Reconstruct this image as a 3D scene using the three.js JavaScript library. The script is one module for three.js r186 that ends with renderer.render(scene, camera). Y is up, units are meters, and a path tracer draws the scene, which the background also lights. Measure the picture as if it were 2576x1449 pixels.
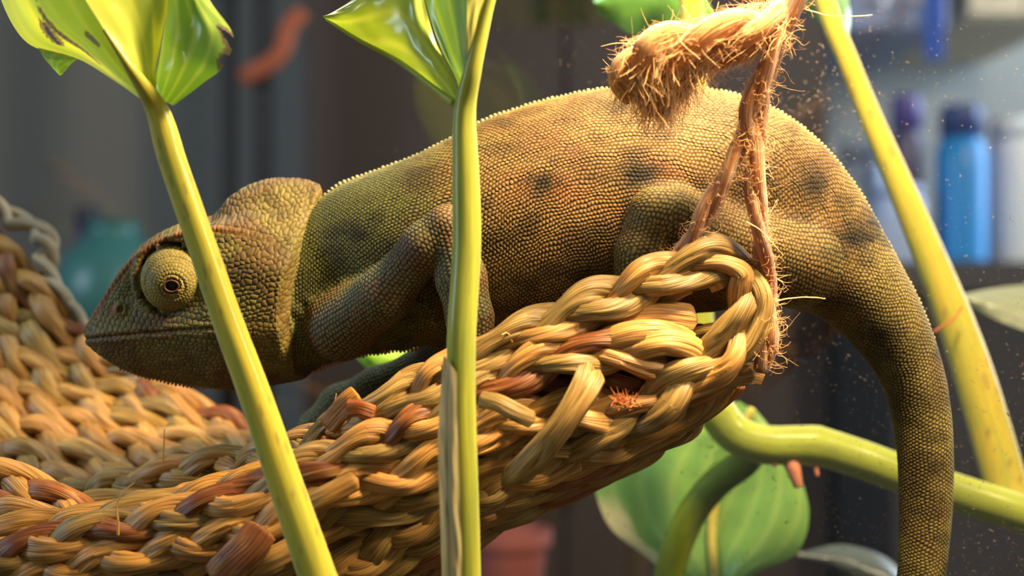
import * as THREE from 'three';
import { mergeGeometries } from 'three/addons/utils/BufferGeometryUtils.js';
import { RectAreaLightUniformsLib } from 'three/addons/lights/RectAreaLightUniformsLib.js';
import { createNoise2D, createNoise3D } from 'simplex-noise';

// ---------------------------------------------------------------- camera, lights, exposure
RectAreaLightUniformsLib.init();
const scene = new THREE.Scene();
const renderer = new THREE.WebGLRenderer({ antialias: true });
renderer.toneMapping = THREE.LinearToneMapping;
renderer.toneMappingExposure = 1.2;
renderer.shadowMap.enabled = true;
const CAM_DIST = 320, CAM_HEIGHT = 300;                      // millimetres: the animal stands in the plane z = 0
const camera = new THREE.PerspectiveCamera(2 * Math.atan(72.45 / CAM_DIST) * 180 / Math.PI, 2576 / 1449, 0.01, 20);
camera.position.set(0, CAM_HEIGHT / 1000, CAM_DIST / 1000);
camera.lookAt(0, CAM_HEIGHT / 1000, 0);
camera.focus = 0.297;
camera.userData.fStop = 8.2;
scene.add(camera);
scene.background = new THREE.Color(0.35, 0.45, 0.6);

const LAMP_AT = [0.104, 0.488, 0.070];                       // heat lamp bulb above the knot
const LAMP_COLOR = new THREE.Color(1.0, 0.74, 0.43), LAMP_POWER = 0.98;
const FILL_LAMP_AT = [0.80, 0.95, 0.50], FILL_LAMP_COLOR = new THREE.Color(1.0, 0.78, 0.52), FILL_LAMP_POWER = 3.3;   // added warm fill for the sides that face the viewer
const DAY = new THREE.Color(0.62, 0.80, 1.0);
const LED_AT = [-0.04, 0.505, -0.078], LED_SIZE = [0.22, 0.05], LED_POWER = 18, LED_COLOR = new THREE.Color(0.66, 0.84, 1.0);   // cool light out of view over the tank, for cool rims and sheen
function areaLight(w, h, power, pos, target, name) {
  const l = new THREE.RectAreaLight(DAY, power, w, h);
  l.name = name; l.position.set(...pos); l.lookAt(...target); scene.add(l); return l;
}
areaLight(0.4, 0.6, 18, [-1.37, 0.76, 0.22], [0, 0.76, 0.22], 'unseen_side_window_daylight');  // window out of view, placed for the bluish sheen on the leaves
{ const l = areaLight(LED_SIZE[0], LED_SIZE[1], LED_POWER, LED_AT, [-0.05, 0.30, -0.01], 'unseen_plant_light_glow'); l.color.copy(LED_COLOR); }
areaLight(0.8, 0.9, 11, [1.57, 0.85, -1.1], [0, 0.75, -1.1], 'far_window_daylight');  // window out of view, placed to light the bottles and back wall

// ---------------------------------------------------------------- helpers (lengths in millimetres until a mesh is made)
function rng(seed) { let a = seed >>> 0; return () => { a = (a + 0x6D2B79F5) >>> 0; let t = a; t = Math.imul(t ^ (t >>> 15), t | 1); t ^= t + Math.imul(t ^ (t >>> 7), t | 61); return ((t ^ (t >>> 14)) >>> 0) / 4294967296; }; }
const n2 = createNoise2D(rng(11)), n3 = createNoise3D(rng(12));
const V = (x, y, z) => new THREE.Vector3(x, y, z);
const lerp = (a, b, t) => a + (b - a) * t;
const clamp = (x, a = 0, b = 1) => x < a ? a : x > b ? b : x;
const smooth = (a, b, x) => { const t = clamp((x - a) / (b - a)); return t * t * (3 - 2 * t); };
// a point of the place: its picture column and row when seen from the camera, and its depth z in millimetres
function at(px, py, z = 0) { const k = 0.1 * (CAM_DIST - z) / CAM_DIST; return V((px - 1288) * k, (724.5 - py) * k, z); }
const curve = (pts, tension = 0.5) => new THREE.CatmullRomCurve3(pts, false, 'centripetal', tension);
const path = (list) => curve(list.map(p => at(...p)));
const lin = (hex) => { const c = new THREE.Color(hex); return [c.r, c.g, c.b]; };
const mixc = (a, b, t) => [lerp(a[0], b[0], t), lerp(a[1], b[1], t), lerp(a[2], b[2], t)];
const mul = (a, k) => [a[0] * k, a[1] * k, a[2] * k];
const taken = {};
function numbered(name) { const n = taken[name] = (taken[name] ?? -1) + 1; return n ? `${name}_${String(n).padStart(3, '0')}` : name; }
function thing(name, label, category, base, group, kind) {      // base in millimetres, relative to the camera axis
  const g = new THREE.Group(); g.name = numbered(name); g.userData.base = undefined;
  g.userData = { label, category }; if (group) g.userData.group = group; if (kind) g.userData.kind = kind;
  g.position.set(base.x / 1000, (base.y + CAM_HEIGHT) / 1000, base.z / 1000);
  scene.add(g); bases.set(g, base); return g;
}
const bases = new Map();
function part(name, geo, mat, parent, extra) {                  // geometry in millimetres, camera-axis coordinates
  let root = parent; while (!bases.has(root)) root = root.parent;
  const b = bases.get(root);
  geo.translate(-b.x, -b.y, -b.z); geo.scale(0.001, 0.001, 0.001);
  const m = new THREE.Mesh(geo, mat); m.name = name; m.castShadow = m.receiveShadow = true;
  if (extra) Object.assign(m.userData, extra);
  parent.add(m); return m;
}
function subgroup(name, parent, extra) { const g = new THREE.Group(); g.name = name; if (extra) Object.assign(g.userData, extra); parent.add(g); return g; }
// grid of points -> geometry; P(i, j) gives [x, y, z], C(i, j) a linear colour, skip(i, j) leaves a cell out
function gridGeo(nu, nv, P, { C, uv, closeV = false, skip } = {}) {
  const pos = [], col = [], uvs = [], idx = [], nvv = nv + 1;
  for (let i = 0; i <= nu; i++) for (let j = 0; j <= nv; j++) {
    const p = P(i, j); pos.push(p[0], p[1], p[2]);
    if (C) { const c = C(i, j); col.push(c[0], c[1], c[2]); }
    const q = uv ? uv(i, j) : [i / nu, j / nv]; uvs.push(q[0], q[1]);
  }
  for (let i = 0; i < nu; i++) for (let j = 0; j < nv; j++) {
    if (skip && skip(i, j)) continue;
    const a = i * nvv + j, b = a + nvv; idx.push(a, b, a + 1, b, b + 1, a + 1);
  }
  const g = new THREE.BufferGeometry();
  g.setAttribute('position', new THREE.Float32BufferAttribute(pos, 3));
  if (C) g.setAttribute('color', new THREE.Float32BufferAttribute(col, 3));
  g.setAttribute('uv', new THREE.Float32BufferAttribute(uvs, 2));
  g.setIndex(idx); g.computeVertexNormals();
  if (closeV) {                                                 // weld the normals along the seam
    const n = g.attributes.normal;
    for (let i = 0; i <= nu; i++) { const a = i * nvv, b = a + nv; const s = V(n.getX(a) + n.getX(b), n.getY(a) + n.getY(b), n.getZ(a) + n.getZ(b)).normalize(); n.setXYZ(a, s.x, s.y, s.z); n.setXYZ(b, s.x, s.y, s.z); }
  }
  return g;
}
// sweep along points; section(i, t, ang) -> radius [along side, along up]; up: preferred direction of the frame
function sweep(pts, nAround, section, { up = V(0, 0, 1), color, roll, caps = true, vScale = 1 } = {}) {
  const n = pts.length, fr = []; let len = 0; const ls = [0];
  for (let i = 1; i < n; i++) { len += pts[i].distanceTo(pts[i - 1]); ls.push(len); }
  let last = null;
  for (let i = 0; i < n; i++) {
    const t = pts[Math.min(n - 1, i + 1)].clone().sub(pts[Math.max(0, i - 1)]).normalize();
    const u = (typeof up === 'function' ? up(i, i / (n - 1)) : (last ?? up)).clone(); u.addScaledVector(t, -u.dot(t)).normalize(); last = u;
    const s = t.clone().cross(u).normalize(); fr.push([s, u, t]);
  }
  const capN = caps ? 2 : 0;
  return gridGeo(n - 1 + 2 * capN, nAround, (i, j) => {
    let k = clamp(i - capN, 0, n - 1), f = 1, push = 0;
    if (i < capN) { f = i === 0 ? 0.001 : 0.75; push = i === 0 ? -0.55 : -0.3; } if (i > n - 1 + capN) { const e = i - (n - 1 + capN); f = e === 2 ? 0.001 : 0.75; push = e === 2 ? 0.55 : 0.3; }
    const a = 2 * Math.PI * j / nAround, t = ls[k] / len, [s, u, tg] = fr[k], [rx, ry] = section(k, t, a, ls[k]);
    const ro = roll ? roll(k, t, ls[k]) : 0, x = Math.cos(a) * rx * f, y = Math.sin(a) * ry * f, cx = x * Math.cos(ro) - y * Math.sin(ro), cy = x * Math.sin(ro) + y * Math.cos(ro), r = Math.min(rx, ry);
    const p = pts[k]; return [p.x + s.x * cx + u.x * cy + tg.x * push * r, p.y + s.y * cx + u.y * cy + tg.y * push * r, p.z + s.z * cx + u.z * cy + tg.z * push * r];
  }, { C: color ? (i, j) => { const k = clamp(i - capN, 0, n - 1); return color(ls[k] / len, 2 * Math.PI * j / nAround, ls[k]); } : undefined, uv: (i, j) => [ls[clamp(i - capN, 0, n - 1)] / 1000 * vScale, j / nAround], closeV: true });
}
function tube(pts, r, nAround = 10, opts = {}) { return sweep(pts, nAround, (i, t) => { const q = typeof r === 'function' ? r(t, i) : r; return [q, q]; }, opts); }
function boxGeo(x0, x1, y0, y1, z0, z1) { const g = new THREE.BoxGeometry(x1 - x0, y1 - y0, z1 - z0); g.translate((x0 + x1) / 2, (y0 + y1) / 2, (z0 + z1) / 2); return g; }
function dataTex(n, m, f, srgb) {
  const d = new Uint8Array(n * m * 4);
  for (let y = 0; y < m; y++) for (let x = 0; x < n; x++) { const c = f(x / n, y / m, x, y), o = (y * n + x) * 4; d[o] = clamp(c[0]) * 255; d[o + 1] = clamp(c[1]) * 255; d[o + 2] = clamp(c[2]) * 255; d[o + 3] = 255; }
  const t = new THREE.DataTexture(d, n, m); t.wrapS = t.wrapT = THREE.RepeatWrapping; t.magFilter = THREE.LinearFilter; t.minFilter = THREE.LinearMipmapLinearFilter; t.generateMipmaps = true;
  if (srgb) t.colorSpace = THREE.SRGBColorSpace; t.needsUpdate = true; return t;
}
const std = (o) => new THREE.MeshStandardMaterial({ side: THREE.DoubleSide, ...o });
const phys = (o) => new THREE.MeshPhysicalMaterial({ side: THREE.DoubleSide, ...o });
function pchip(xs, ys) {                                        // monotone cubic through the points, straight outside
  const n = xs.length, d = [], m = [];
  for (let i = 0; i < n - 1; i++) d.push((ys[i + 1] - ys[i]) / (xs[i + 1] - xs[i]));
  m.push(d[0]); for (let i = 1; i < n - 1; i++) m.push(d[i - 1] * d[i] <= 0 ? 0 : 2 * d[i - 1] * d[i] / (d[i - 1] + d[i])); m.push(d[n - 2]);
  return (x) => {
    if (x <= xs[0]) return ys[0] + m[0] * (x - xs[0]); if (x >= xs[n - 1]) return ys[n - 1] + m[n - 1] * (x - xs[n - 1]);
    let i = 0; while (x > xs[i + 1]) i++; const h = xs[i + 1] - xs[i], t = (x - xs[i]) / h, t2 = t * t, t3 = t2 * t;
    return ys[i] * (2 * t3 - 3 * t2 + 1) + h * m[i] * (t3 - 2 * t2 + t) + ys[i + 1] * (3 * t2 - 2 * t3) + h * m[i + 1] * (t3 - t2);
  };
}
// ---------------------------------------------------------------- the room
const room = (name, x0, x1, y0, y1, z0, z1, mat, extra) => { const m = new THREE.Mesh(boxGeo(x0, x1, y0, y1, z0, z1), mat); m.name = name; m.castShadow = m.receiveShadow = true; m.userData.kind = 'structure'; Object.assign(m.userData, extra ?? {}); scene.add(m); return m; };
const mottled = dataTex(256, 256, (u, v) => { const k = 0.82 + 0.12 * n3(Math.cos(u * 6.283) * 1.5, Math.sin(u * 6.283) * 1.5, v * 6) + 0.06 * n2(u * 60, v * 60); return [k, k, k]; }, false);
const wallMat = std({ color: new THREE.Color('#90918b'), roughness: 0.9, bumpMap: mottled, bumpScale: 0.002 });
const sideMat = std({ color: new THREE.Color('#8d949c'), roughness: 0.9 });
const RX0 = -1.4, RX1 = 1.6, RY0 = -0.75, RY1 = 1.75, RZ0 = -1.9, RZ1 = 1.6, TH = 0.1;
room('floor', RX0 - TH, RX1 + TH, RY0 - TH, RY0, RZ0 - TH, RZ1 + TH, std({ color: new THREE.Color('#6d5a48'), roughness: 0.7 }), { label: 'plain brown room floor', category: 'floor' });
room('ceiling', RX0 - TH, RX1 + TH, RY1, RY1 + TH, RZ0 - TH, RZ1 + TH, std({ color: new THREE.Color('#a8a8a4'), roughness: 0.95 }), { label: 'plain white ceiling', category: 'ceiling' });
room('wall_back', RX0 - TH, RX1 + TH, RY0, RY1, RZ0 - TH, RZ0, wallMat, { label: 'grey wall far behind the animal', category: 'wall' });
room('wall_front', RX0 - TH, RX1 + TH, RY0, RY1, RZ1, RZ1 + TH, sideMat, { label: 'grey wall behind the viewer', category: 'wall' });
// a side wall with a real opening for its unseen window
function holedWall(name, x0, x1, wy0, wy1, wz0, wz1, label) {
  const g = mergeGeometries([boxGeo(x0, x1, RY0, wy0, RZ0, RZ1), boxGeo(x0, x1, wy1, RY1, RZ0, RZ1), boxGeo(x0, x1, wy0, wy1, RZ0, wz0), boxGeo(x0, x1, wy0, wy1, wz1, RZ1)]);
  const m = new THREE.Mesh(g, sideMat); m.name = name; m.castShadow = m.receiveShadow = true; m.userData = { kind: 'structure', label, category: 'wall' }; scene.add(m);
}
holedWall('wall_left', RX0 - TH, RX0, 0.46, 1.06, 0.02, 0.42, 'grey side wall with a daylight window out of view');
holedWall('wall_right', RX1, RX1 + TH, 0.4, 1.3, -1.5, -0.7, 'grey wall with the far window out of view');
function windowUnit(name, x, y0, y1, z0, z1, label) {
  const g = new THREE.Group(); g.name = name; g.userData = { kind: 'structure', label, category: 'window' }; g.position.set(x, (y0 + y1) / 2, (z0 + z1) / 2); scene.add(g);
  const w = (z1 - z0) / 2, h = (y1 - y0) / 2, fr = std({ color: new THREE.Color('#d8d8d4'), roughness: 0.5 });
  const add = (n, geo, m) => { const o = new THREE.Mesh(geo, m); o.name = n; o.castShadow = o.receiveShadow = true; g.add(o); };
  add('window_frame', mergeGeometries([boxGeo(-0.02, 0.02, -h, -h + 0.04, -w, w), boxGeo(-0.02, 0.02, h - 0.04, h, -w, w), boxGeo(-0.02, 0.02, -h, h, -w, -w + 0.04), boxGeo(-0.02, 0.02, -h, h, w - 0.04, w), boxGeo(-0.02, 0.02, -h, h, -0.015, 0.015)]), fr);
  add('window_pane', boxGeo(-0.004, 0.004, -h + 0.04, h - 0.04, -w + 0.04, w - 0.04), phys({ color: '#ffffff', transmission: 1, roughness: 0.02, thickness: 0 }));
}
windowUnit('window_1', RX0 - 0.06, 0.46, 1.06, 0.02, 0.42, 'small daylight window out of view in the side wall');
windowUnit('window_2', RX1 + 0.06, 0.4, 1.3, -1.5, -0.7, 'daylight window out of view near the back of the room');

{ // added warm fill lamp for the front sides, behind and above the viewer
  const c = V(FILL_LAMP_AT[0] * 1000, FILL_LAMP_AT[1] * 1000 - CAM_HEIGHT, FILL_LAMP_AT[2] * 1000), t = thing('added_fill_lamp', 'round warm fill lamp added out of view to light the front', 'lamp', c.clone());
  const ball = new THREE.SphereGeometry(80, 32, 20); ball.translate(c.x, c.y, c.z); part('fill_lamp_globe', ball, std({ color: '#fff4e2', emissive: FILL_LAMP_COLOR, emissiveIntensity: 5, roughness: 0.5 }), t);
  part('lamp_cord', tube([V(c.x, c.y + 78, c.z), V(c.x, (c.y + 1448) / 2, c.z), V(c.x, 1449, c.z)], 3, 8), std({ color: '#222222' }), t);
  const l = new THREE.PointLight(FILL_LAMP_COLOR, FILL_LAMP_POWER); l.name = 'added_fill_lamp_light'; l.castShadow = true; l.shadow.radius = 3.8; l.position.set(...FILL_LAMP_AT); scene.add(l);
}
// ---------------------------------------------------------------- blurred furniture behind the glass
const M = (mm) => mm;                                            // these pieces are laid out in millimetres as well
function simple(name, label, category, geo, mat, base, group) { const t = thing(name, label, category, base, group); return [t, mat, geo]; }
{
  // tall dark brown cupboard
  const zc = -1250, k = (CAM_DIST - zc) / CAM_DIST * 0.1, X = (px) => (px - 1288) * k, Y = (py) => (724.5 - py) * k, FY = -1050;
  const cup = thing('cupboard', 'tall dark brown cupboard behind the terrarium glass', 'cupboard', V(X(1400), FY, zc));
  const wood = std({ color: new THREE.Color('#382b24'), roughness: 0.6 });
  part('carcass', boxGeo(X(760), X(2085), FY, 1000, zc - 450, zc - 18), wood, cup);
  const dw = (X(2085) - X(760)) / 2;
  for (let i = 0; i < 2; i++) { const d = part('door', boxGeo(X(760) + dw * i + 3, X(760) + dw * (i + 1) - 3, FY + 60, 990, zc - 17, zc), wood, cup); part('handle', boxGeo(X(1422) + (i ? 18 : -30), X(1422) + (i ? 30 : -18), 330, 480, zc + 1, zc + 22), std({ color: '#221c18', roughness: 0.4, metalness: 0.6 }), d); }
  // black stand with two poles and a rust coloured strap
  const st = thing('pole_stand', 'black twin pole stand beside the dark cupboard', 'stand', V(X(690), FY, zc + 150));
  const blk = std({ color: new THREE.Color('#0c0c0d'), roughness: 0.5 });
  for (const [a, b] of [[625, 655], [700, 738]]) part('pole', boxGeo(X(a), X(b), FY, 700, zc + 130, zc + 160), blk, st);
  part('foot', boxGeo(X(560), X(800), FY, FY + 30, zc + 60, zc + 190), blk, st);
  const sp = [[760, 30, zc + 175], [725, 70, zc + 178], [712, 120, zc + 180], [690, 150, zc + 180], [655, 172, zc + 178], [628, 186, zc + 176], [610, 198, zc + 170]];
  const strap = thing('rust_strap', 'rust coloured strap slung over the black pole stand', 'strap', at(690, 140, zc + 176));
  part('strap_band', sweep(curve(sp.map(p => at(...p))).getPoints(30), 10, () => [10, 5], {}), std({ color: new THREE.Color('#a4532c'), roughness: 0.7 }), strap);
  // counter on the right with bottles
  const cz = -1100, ck = (CAM_DIST - cz) / CAM_DIST * 0.1, CX = (px) => (px - 1288) * ck, CY = (py) => (724.5 - py) * ck, top = CY(662);
  const ct = thing('counter', 'dark low counter carrying the bottles at the right', 'counter', V(CX(2400), FY, cz - 120));
  part('counter_top', boxGeo(CX(2190), 1250, top - 30, top, cz - 330, cz + 90), std({ color: new THREE.Color('#2c2a2b'), roughness: 0.5 }), ct);
  part('counter_body', boxGeo(CX(2200), 1240, FY, top - 30, cz - 320, cz + 70), std({ color: new THREE.Color('#262324'), roughness: 0.7 }), ct);
  const lathe = (prof, cx, cy, z) => { const g = new THREE.LatheGeometry(prof.map(([r, h]) => new THREE.Vector2(r, h)), 32); g.translate(cx, cy, z); return g; };
  const bottle = (name, label, px, w, h, z, cap, body, group) => {
    const r = w / 2, x = CX(px), t = thing(name, label, 'bottle', V(x, top, z), group);
    part('bottle_body', lathe([[0.1, 0], [r * 0.95, 0], [r, h * 0.02], [r, h * 0.6], [r * 0.98, h * 0.72], [r * 0.8, h * 0.78], [r * 0.7, h * 0.8], [0.1, h * 0.8]], x, top, z), body, t);
    part('cap', lathe([[0.1, h * 0.8], [r * 0.85, h * 0.8], [r * 0.82, h * 0.97], [r * 0.7, h], [0.1, h]], x, top, z), cap, t);
  };
  const col = (c, r = 0.35) => std({ color: new THREE.Color(c), roughness: r });
  bottle('blue_bottle', 'bright blue plastic bottle standing on the counter', 2418, 56, 176, cz, col('#2a3f78'), col('#0a86d0'));
  bottle('purple_bottle', 'slim dull purple bottle left of the blue bottle', 2322, 42, 196, cz - 60, col('#4a3f88'), col('#4a4668'));
  const jar = (name, label, px, w, h, z, c) => { const x = CX(px), t = thing(name, label, 'jar', V(x, top, z)); part('jar_body', lathe([[0.1, 0], [w / 2, 0], [w / 2, h * 0.8], [w * 0.42, h * 0.86], [0.1, h * 0.86]], x, top, z), col(c, 0.4), t); part('lid', lathe([[0.1, h * 0.86], [w * 0.46, h * 0.86], [w * 0.46, h], [0.1, h]], x, top, z), col(c, 0.6), t); };
  jar('pale_jar', 'pale blue jar on the counter nearest the cupboard', 2246, 58, 84, cz + 20, '#b9cdf2');
  jar('white_canister', 'white canister at the right end of the counter', 2580, 60, 165, cz - 30, '#dfe8ea');
  jar('grey_canister', 'grey blue canister behind the pale jar', 2262, 60, 150, cz - 150, '#7d8798');
  // wall shelf with boxes, top right
  const sz = -1500, sk = (CAM_DIST - sz) / CAM_DIST * 0.1, SX = (px) => (px - 1288) * sk, SY = (py) => (724.5 - py) * sk;
  const wc = (label, a, b, bot, c, z) => { const t = thing('wall_cabinet', label, 'cabinet', V(SX((a + b) / 2), SY(bot), -1890)); part('carcass', boxGeo(SX(a), SX(b), SY(bot), SY(bot) + 520, -1890, z - 16), col(c, 0.6), t); const m = (SX(a) + SX(b)) / 2; for (const [x0, x1] of [[SX(a), m - 2], [m + 2, SX(b)]]) { const d = part('door', boxGeo(x0, x1, SY(bot) + 4, SY(bot) + 516, z - 15, z), col(c, 0.6), t); part('knob', new THREE.SphereGeometry(9, 12, 8).translate(x0 > m ? x0 + 24 : x1 - 24, SY(bot) + 40, z + 9), col('#e8e8e8', 0.3), d); } };
  wc('blue grey wall cabinet at the upper right', 2130, 2385, 75, '#8a97b4', sz); wc('cream wall cabinet at the upper right corner', 2440, 2720, 40, '#cdbb98', sz);
  const tw = thing('blue_cloth', 'blue cloth hanging in front of the blue grey wall cabinet', 'cloth', at(2350, 75, sz + 22));
  part('drape', gridGeo(16, 12, (i, j) => { const p = at(2322 + 56 * j / 12, -30 + 180 * i / 16, sz + 22); return [p.x, p.y, p.z + 6 * Math.sin(j * 1.4)]; }), col('#4d74c8', 0.9), tw);
  // teal jar and dark bottle on a side stool, left
  const lz = -900, lk = (CAM_DIST - lz) / CAM_DIST * 0.1, LX = (px) => (px - 1288) * lk, LY = (py) => (724.5 - py) * lk, ly = LY(880);
  const stool = thing('side_stool', 'dark wooden stool under the teal vase', 'stool', V(LX(280), FY, lz));
  part('stool_top', boxGeo(LX(-200), LX(380), ly - 25, ly, lz - 150, lz + 110), col('#2a2725', 0.6), stool);
  for (const [a, b] of [[-180, -130], [-180, 90], [360, -130], [360, 90]]) part('leg', boxGeo(LX(a) - 14, LX(a) + 14, FY, ly - 25, lz + b - 14, lz + b + 14), col('#2a2725', 0.6), stool);
  const vx = LX(285), vase = thing('teal_vase', 'round teal glazed vase blurred behind the snout', 'vase', V(vx, ly, lz));
  part('vase_body', lathe([[0.1, 0], [30, 0], [52, 30], [58, 62], [46, 92], [26, 108], [24, 118], [28, 124]], vx, ly, lz), col('#2f6a68', 0.35), vase);
  const wx2 = LX(150), bt = thing('dark_flask', 'small dark violet flask behind the hammock edge', 'flask', V(wx2, ly, lz - 80));
  part('flask_body', lathe([[0.1, 0], [26, 0], [28, 40], [26, 92], [12, 108], [11, 124], [0.1, 124]], wx2, ly, lz - 80), col('#3a3a58', 0.3), bt);
  part('stopper', lathe([[0.1, 124], [13, 124], [12, 142], [0.1, 142]], wx2, ly, lz - 80), col('#222233', 0.5), bt);
}
// ---------------------------------------------------------------- terrarium: table, tray, frame, back pane, heat lamp
const PU = V(240, 0, 85).normalize(), PN = V(-PU.z, 0, PU.x), P0 = V(110, 0, -17);   // the tank stands turned to the camera
const tank = (u, y, n) => P0.clone().addScaledVector(PU, u).addScaledVector(PN, n).setY(y);
function tankBox(u0, u1, y0, y1, n0, n1) { const g = new THREE.BoxGeometry(u1 - u0, y1 - y0, n1 - n0); g.rotateY(-Math.atan2(PU.z, PU.x)); const c = tank((u0 + u1) / 2, (y0 + y1) / 2, (n0 + n1) / 2); g.translate(c.x, c.y, c.z); return g; }
const BOT = -CAM_HEIGHT;
{
  const wood = std({ color: new THREE.Color('#5a4636'), roughness: 0.6 });
  const tb = thing('table', 'brown wooden table under the terrarium', 'table', tank(-140, -1050, 130));
  part('table_top', tankBox(-480, 200, BOT - 40, BOT, -60, 330), wood, tb);
  for (const [u, n] of [[-460, -40], [-460, 310], [180, -40], [180, 310]]) part('leg', tankBox(u - 20, u + 20, -1050, BOT - 40, n - 20, n + 20), wood, tb);
  const black = std({ color: new THREE.Color('#141414'), roughness: 0.45 });
  const tr = thing('terrarium', 'glass terrarium with black frame and water spotted back pane', 'terrarium', tank(-140, BOT, 130));
  part('tray', mergeGeometries([tankBox(-400, 120, BOT, BOT + 8, -6, 262), tankBox(-400, 120, BOT + 8, BOT + 50, -6, 2), tankBox(-400, 120, BOT + 8, BOT + 50, 254, 262), tankBox(-400, -392, BOT + 8, BOT + 50, 2, 254), tankBox(112, 120, BOT + 8, BOT + 50, 2, 254)]), black, tr);
  for (const [u, n] of [[-400, -6], [-400, 250], [108, -6], [108, 250]]) part('post', tankBox(u, u + 12, BOT + 50, 160, n, n + 12), black, tr);
  for (const n of [-6, 250]) part('top_rail', tankBox(-400, 120, 160, 172, n, n + 12), black, tr);
  for (const u of [-400, 108]) part('top_rail', tankBox(u, u + 12, 160, 172, 6, 250), black, tr);
  part('soil', gridGeo(40, 24, (i, j) => { const p = tank(-392 + 504 * i / 40, 0, 2 + 252 * j / 24); return [p.x, BOT + 40 + 6 * n2(p.x * 0.02, p.z * 0.02) + 2 * n2(p.x * 0.1, p.z * 0.1), p.z]; }), std({ color: new THREE.Color('#2b1f17'), roughness: 1 }), tr, { kind: 'stuff' });
  const pane = part('back_pane', tankBox(-388, 108, BOT + 50, 160, -1.5, 1.5), phys({ color: '#ffffff', transmission: 1, roughness: 0.02, thickness: 0, specularIntensity: 0.6 }), tr, { label: 'clear back pane' });
  // dried water spots and dust on the pane
  const R = rng(77), spots = [];
  const spot = (u, y, s) => {
    const kind = R(), c = tank(u, y, 1.7), n = kind < 0.45 ? 5 : 9, a0 = R() * 6.28, arc = kind < 0.45 ? 0.01 : 1.2 + 3.4 * R(), ring = [], asp = 0.6 + 0.8 * R(), len = kind < 0.45 ? s * (0.4 + R()) : 0;
    for (let i = 0; i <= n; i++) { const a = a0 + arc * i / n; const q = kind < 0.45 ? [Math.cos(a0) * len * (i / n - 0.5), Math.sin(a0) * len * (i / n - 0.5)] : [Math.cos(a) * s * 0.5, Math.sin(a) * s * 0.5 * asp]; ring.push(c.clone().addScaledVector(PU, q[0]).add(V(0, q[1], 0))); }
    const w = (kind < 0.45 ? 0.11 : 0.055) * (0.5 + R() * 0.9) * Math.min(1.6, 0.5 + s);
    spots.push(sweep(ring, 5, (i, t) => { const k = Math.sin(Math.PI * (0.08 + 0.84 * t)); return [w * k, w * k * 0.4]; }, { up: PN, caps: false }));
  };
  const grain = (u, y, r) => { const g = new THREE.OctahedronGeometry(r, 0); g.scale(0.7 + R(), 0.7 + R(), 0.4); g.rotateZ(R() * 6); const c = tank(u, y, 1.75); g.translate(c.x, c.y, c.z); grains.push(g); }, grains = [];
  for (let i = 0; i < 2600; i++) { const u = -380 + 480 * Math.pow(R(), 0.55), y = -100 + 190 * R(); if (n2(u * 0.02 + 4, y * 0.02) < -0.35) continue; spot(u, y, 0.2 + 0.8 * R() * R() * R()); }
  for (let i = 0; i < 240; i++) { const c = at(2000 + 230 * (R() + R() - 1), 260 + 260 * (R() + R() - 1) * 1.3, -35); spot((c.x - 110) / PU.x, c.y, 0.3 + 1.0 * R()); }
  for (let i = 0; i < 700; i++) { const c = at(1500 + 1076 * R(), 880 + 580 * R(), -30); spot((c.x - 110) / PU.x, c.y, 0.3 + 1.0 * R() * R()); }
  for (let i = 0; i < 4600; i++) { const c = at(1250 + 1330 * Math.pow(R(), 0.75), 1480 * Math.pow(R(), 0.6), -30); if (n2(c.x * 0.05, c.y * 0.05) < -0.5) continue; grain((c.x - 110) / PU.x, c.y, 0.07 + 0.2 * R() * R() * R()); }
  for (const [x, y, s] of [[2172, 1285, 3.4], [1590, 1255, 1.8], [2460, 560, 1.6], [1900, 990, 2.2], [1790, 1120, 2]]) { const c = at(x, y, -35); spot((c.x - 110) / PU.x, c.y, s); }
  part('water_spots', mergeGeometries(spots), std({ color: new THREE.Color('#4c463c'), roughness: 0.6 }), pane, { kind: 'stuff', label: 'dried pale water spots on the back pane' });
  part('dust', mergeGeometries(grains), std({ color: new THREE.Color('#665e50'), roughness: 0.7 }), pane, { kind: 'stuff', label: 'fine pale dust grains on the back pane' });
  const bx0 = 132, by0 = 112, bz0 = P0.z + (bx0 - 110) * PU.z / PU.x + 2, bar = thing('hanging_bar', 'short dowel on a suction cup holding the twine', 'rod', V(bx0, by0, bz0));
  part('dowel', tube([V(bx0, by0, bz0 + 6), V(bx0, by0, bz0 + 30), V(bx0, by0, 50), V(bx0, by0, 66)], 4, 14), wood, bar);
  part('suction_cup', tube([V(bx0, by0, bz0), V(bx0, by0, bz0 + 3), V(bx0, by0, bz0 + 8)], (t) => lerp(16, 6, t), 20), std({ color: '#3a3a3a', roughness: 0.4 }), bar);
  // unseen cool LED bar, placed to light the far arm and crest
  {
    const pos = V(LED_AT[0] * 1000, LED_AT[1] * 1000 - CAM_HEIGHT, LED_AT[2] * 1000), aim = V(-50, 0, -10), o = new THREE.Object3D(); o.position.copy(pos); o.lookAt(aim); o.updateMatrix();
    const led = thing('unseen_plant_light', 'slim cool white light bar out of view above the terrarium', 'lamp', pos.clone()), bx = (x0, x1, y0, y1, z0, z1) => { const g = boxGeo(x0, x1, y0, y1, z0, z1); g.applyMatrix4(o.matrix); return g; };
    const w = LED_SIZE[0] * 500, h = LED_SIZE[1] * 500;
    part('housing', bx(-w - 6, w + 6, -h - 5, h + 5, -26, -4), std({ color: '#26282a', roughness: 0.5, metalness: 0.4 }), led);
    part('light_diffuser', bx(-w, w, -h, h, -4, -2), std({ color: '#eef4ff', emissive: LED_COLOR, emissiveIntensity: 4, roughness: 0.5 }), led);
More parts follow.
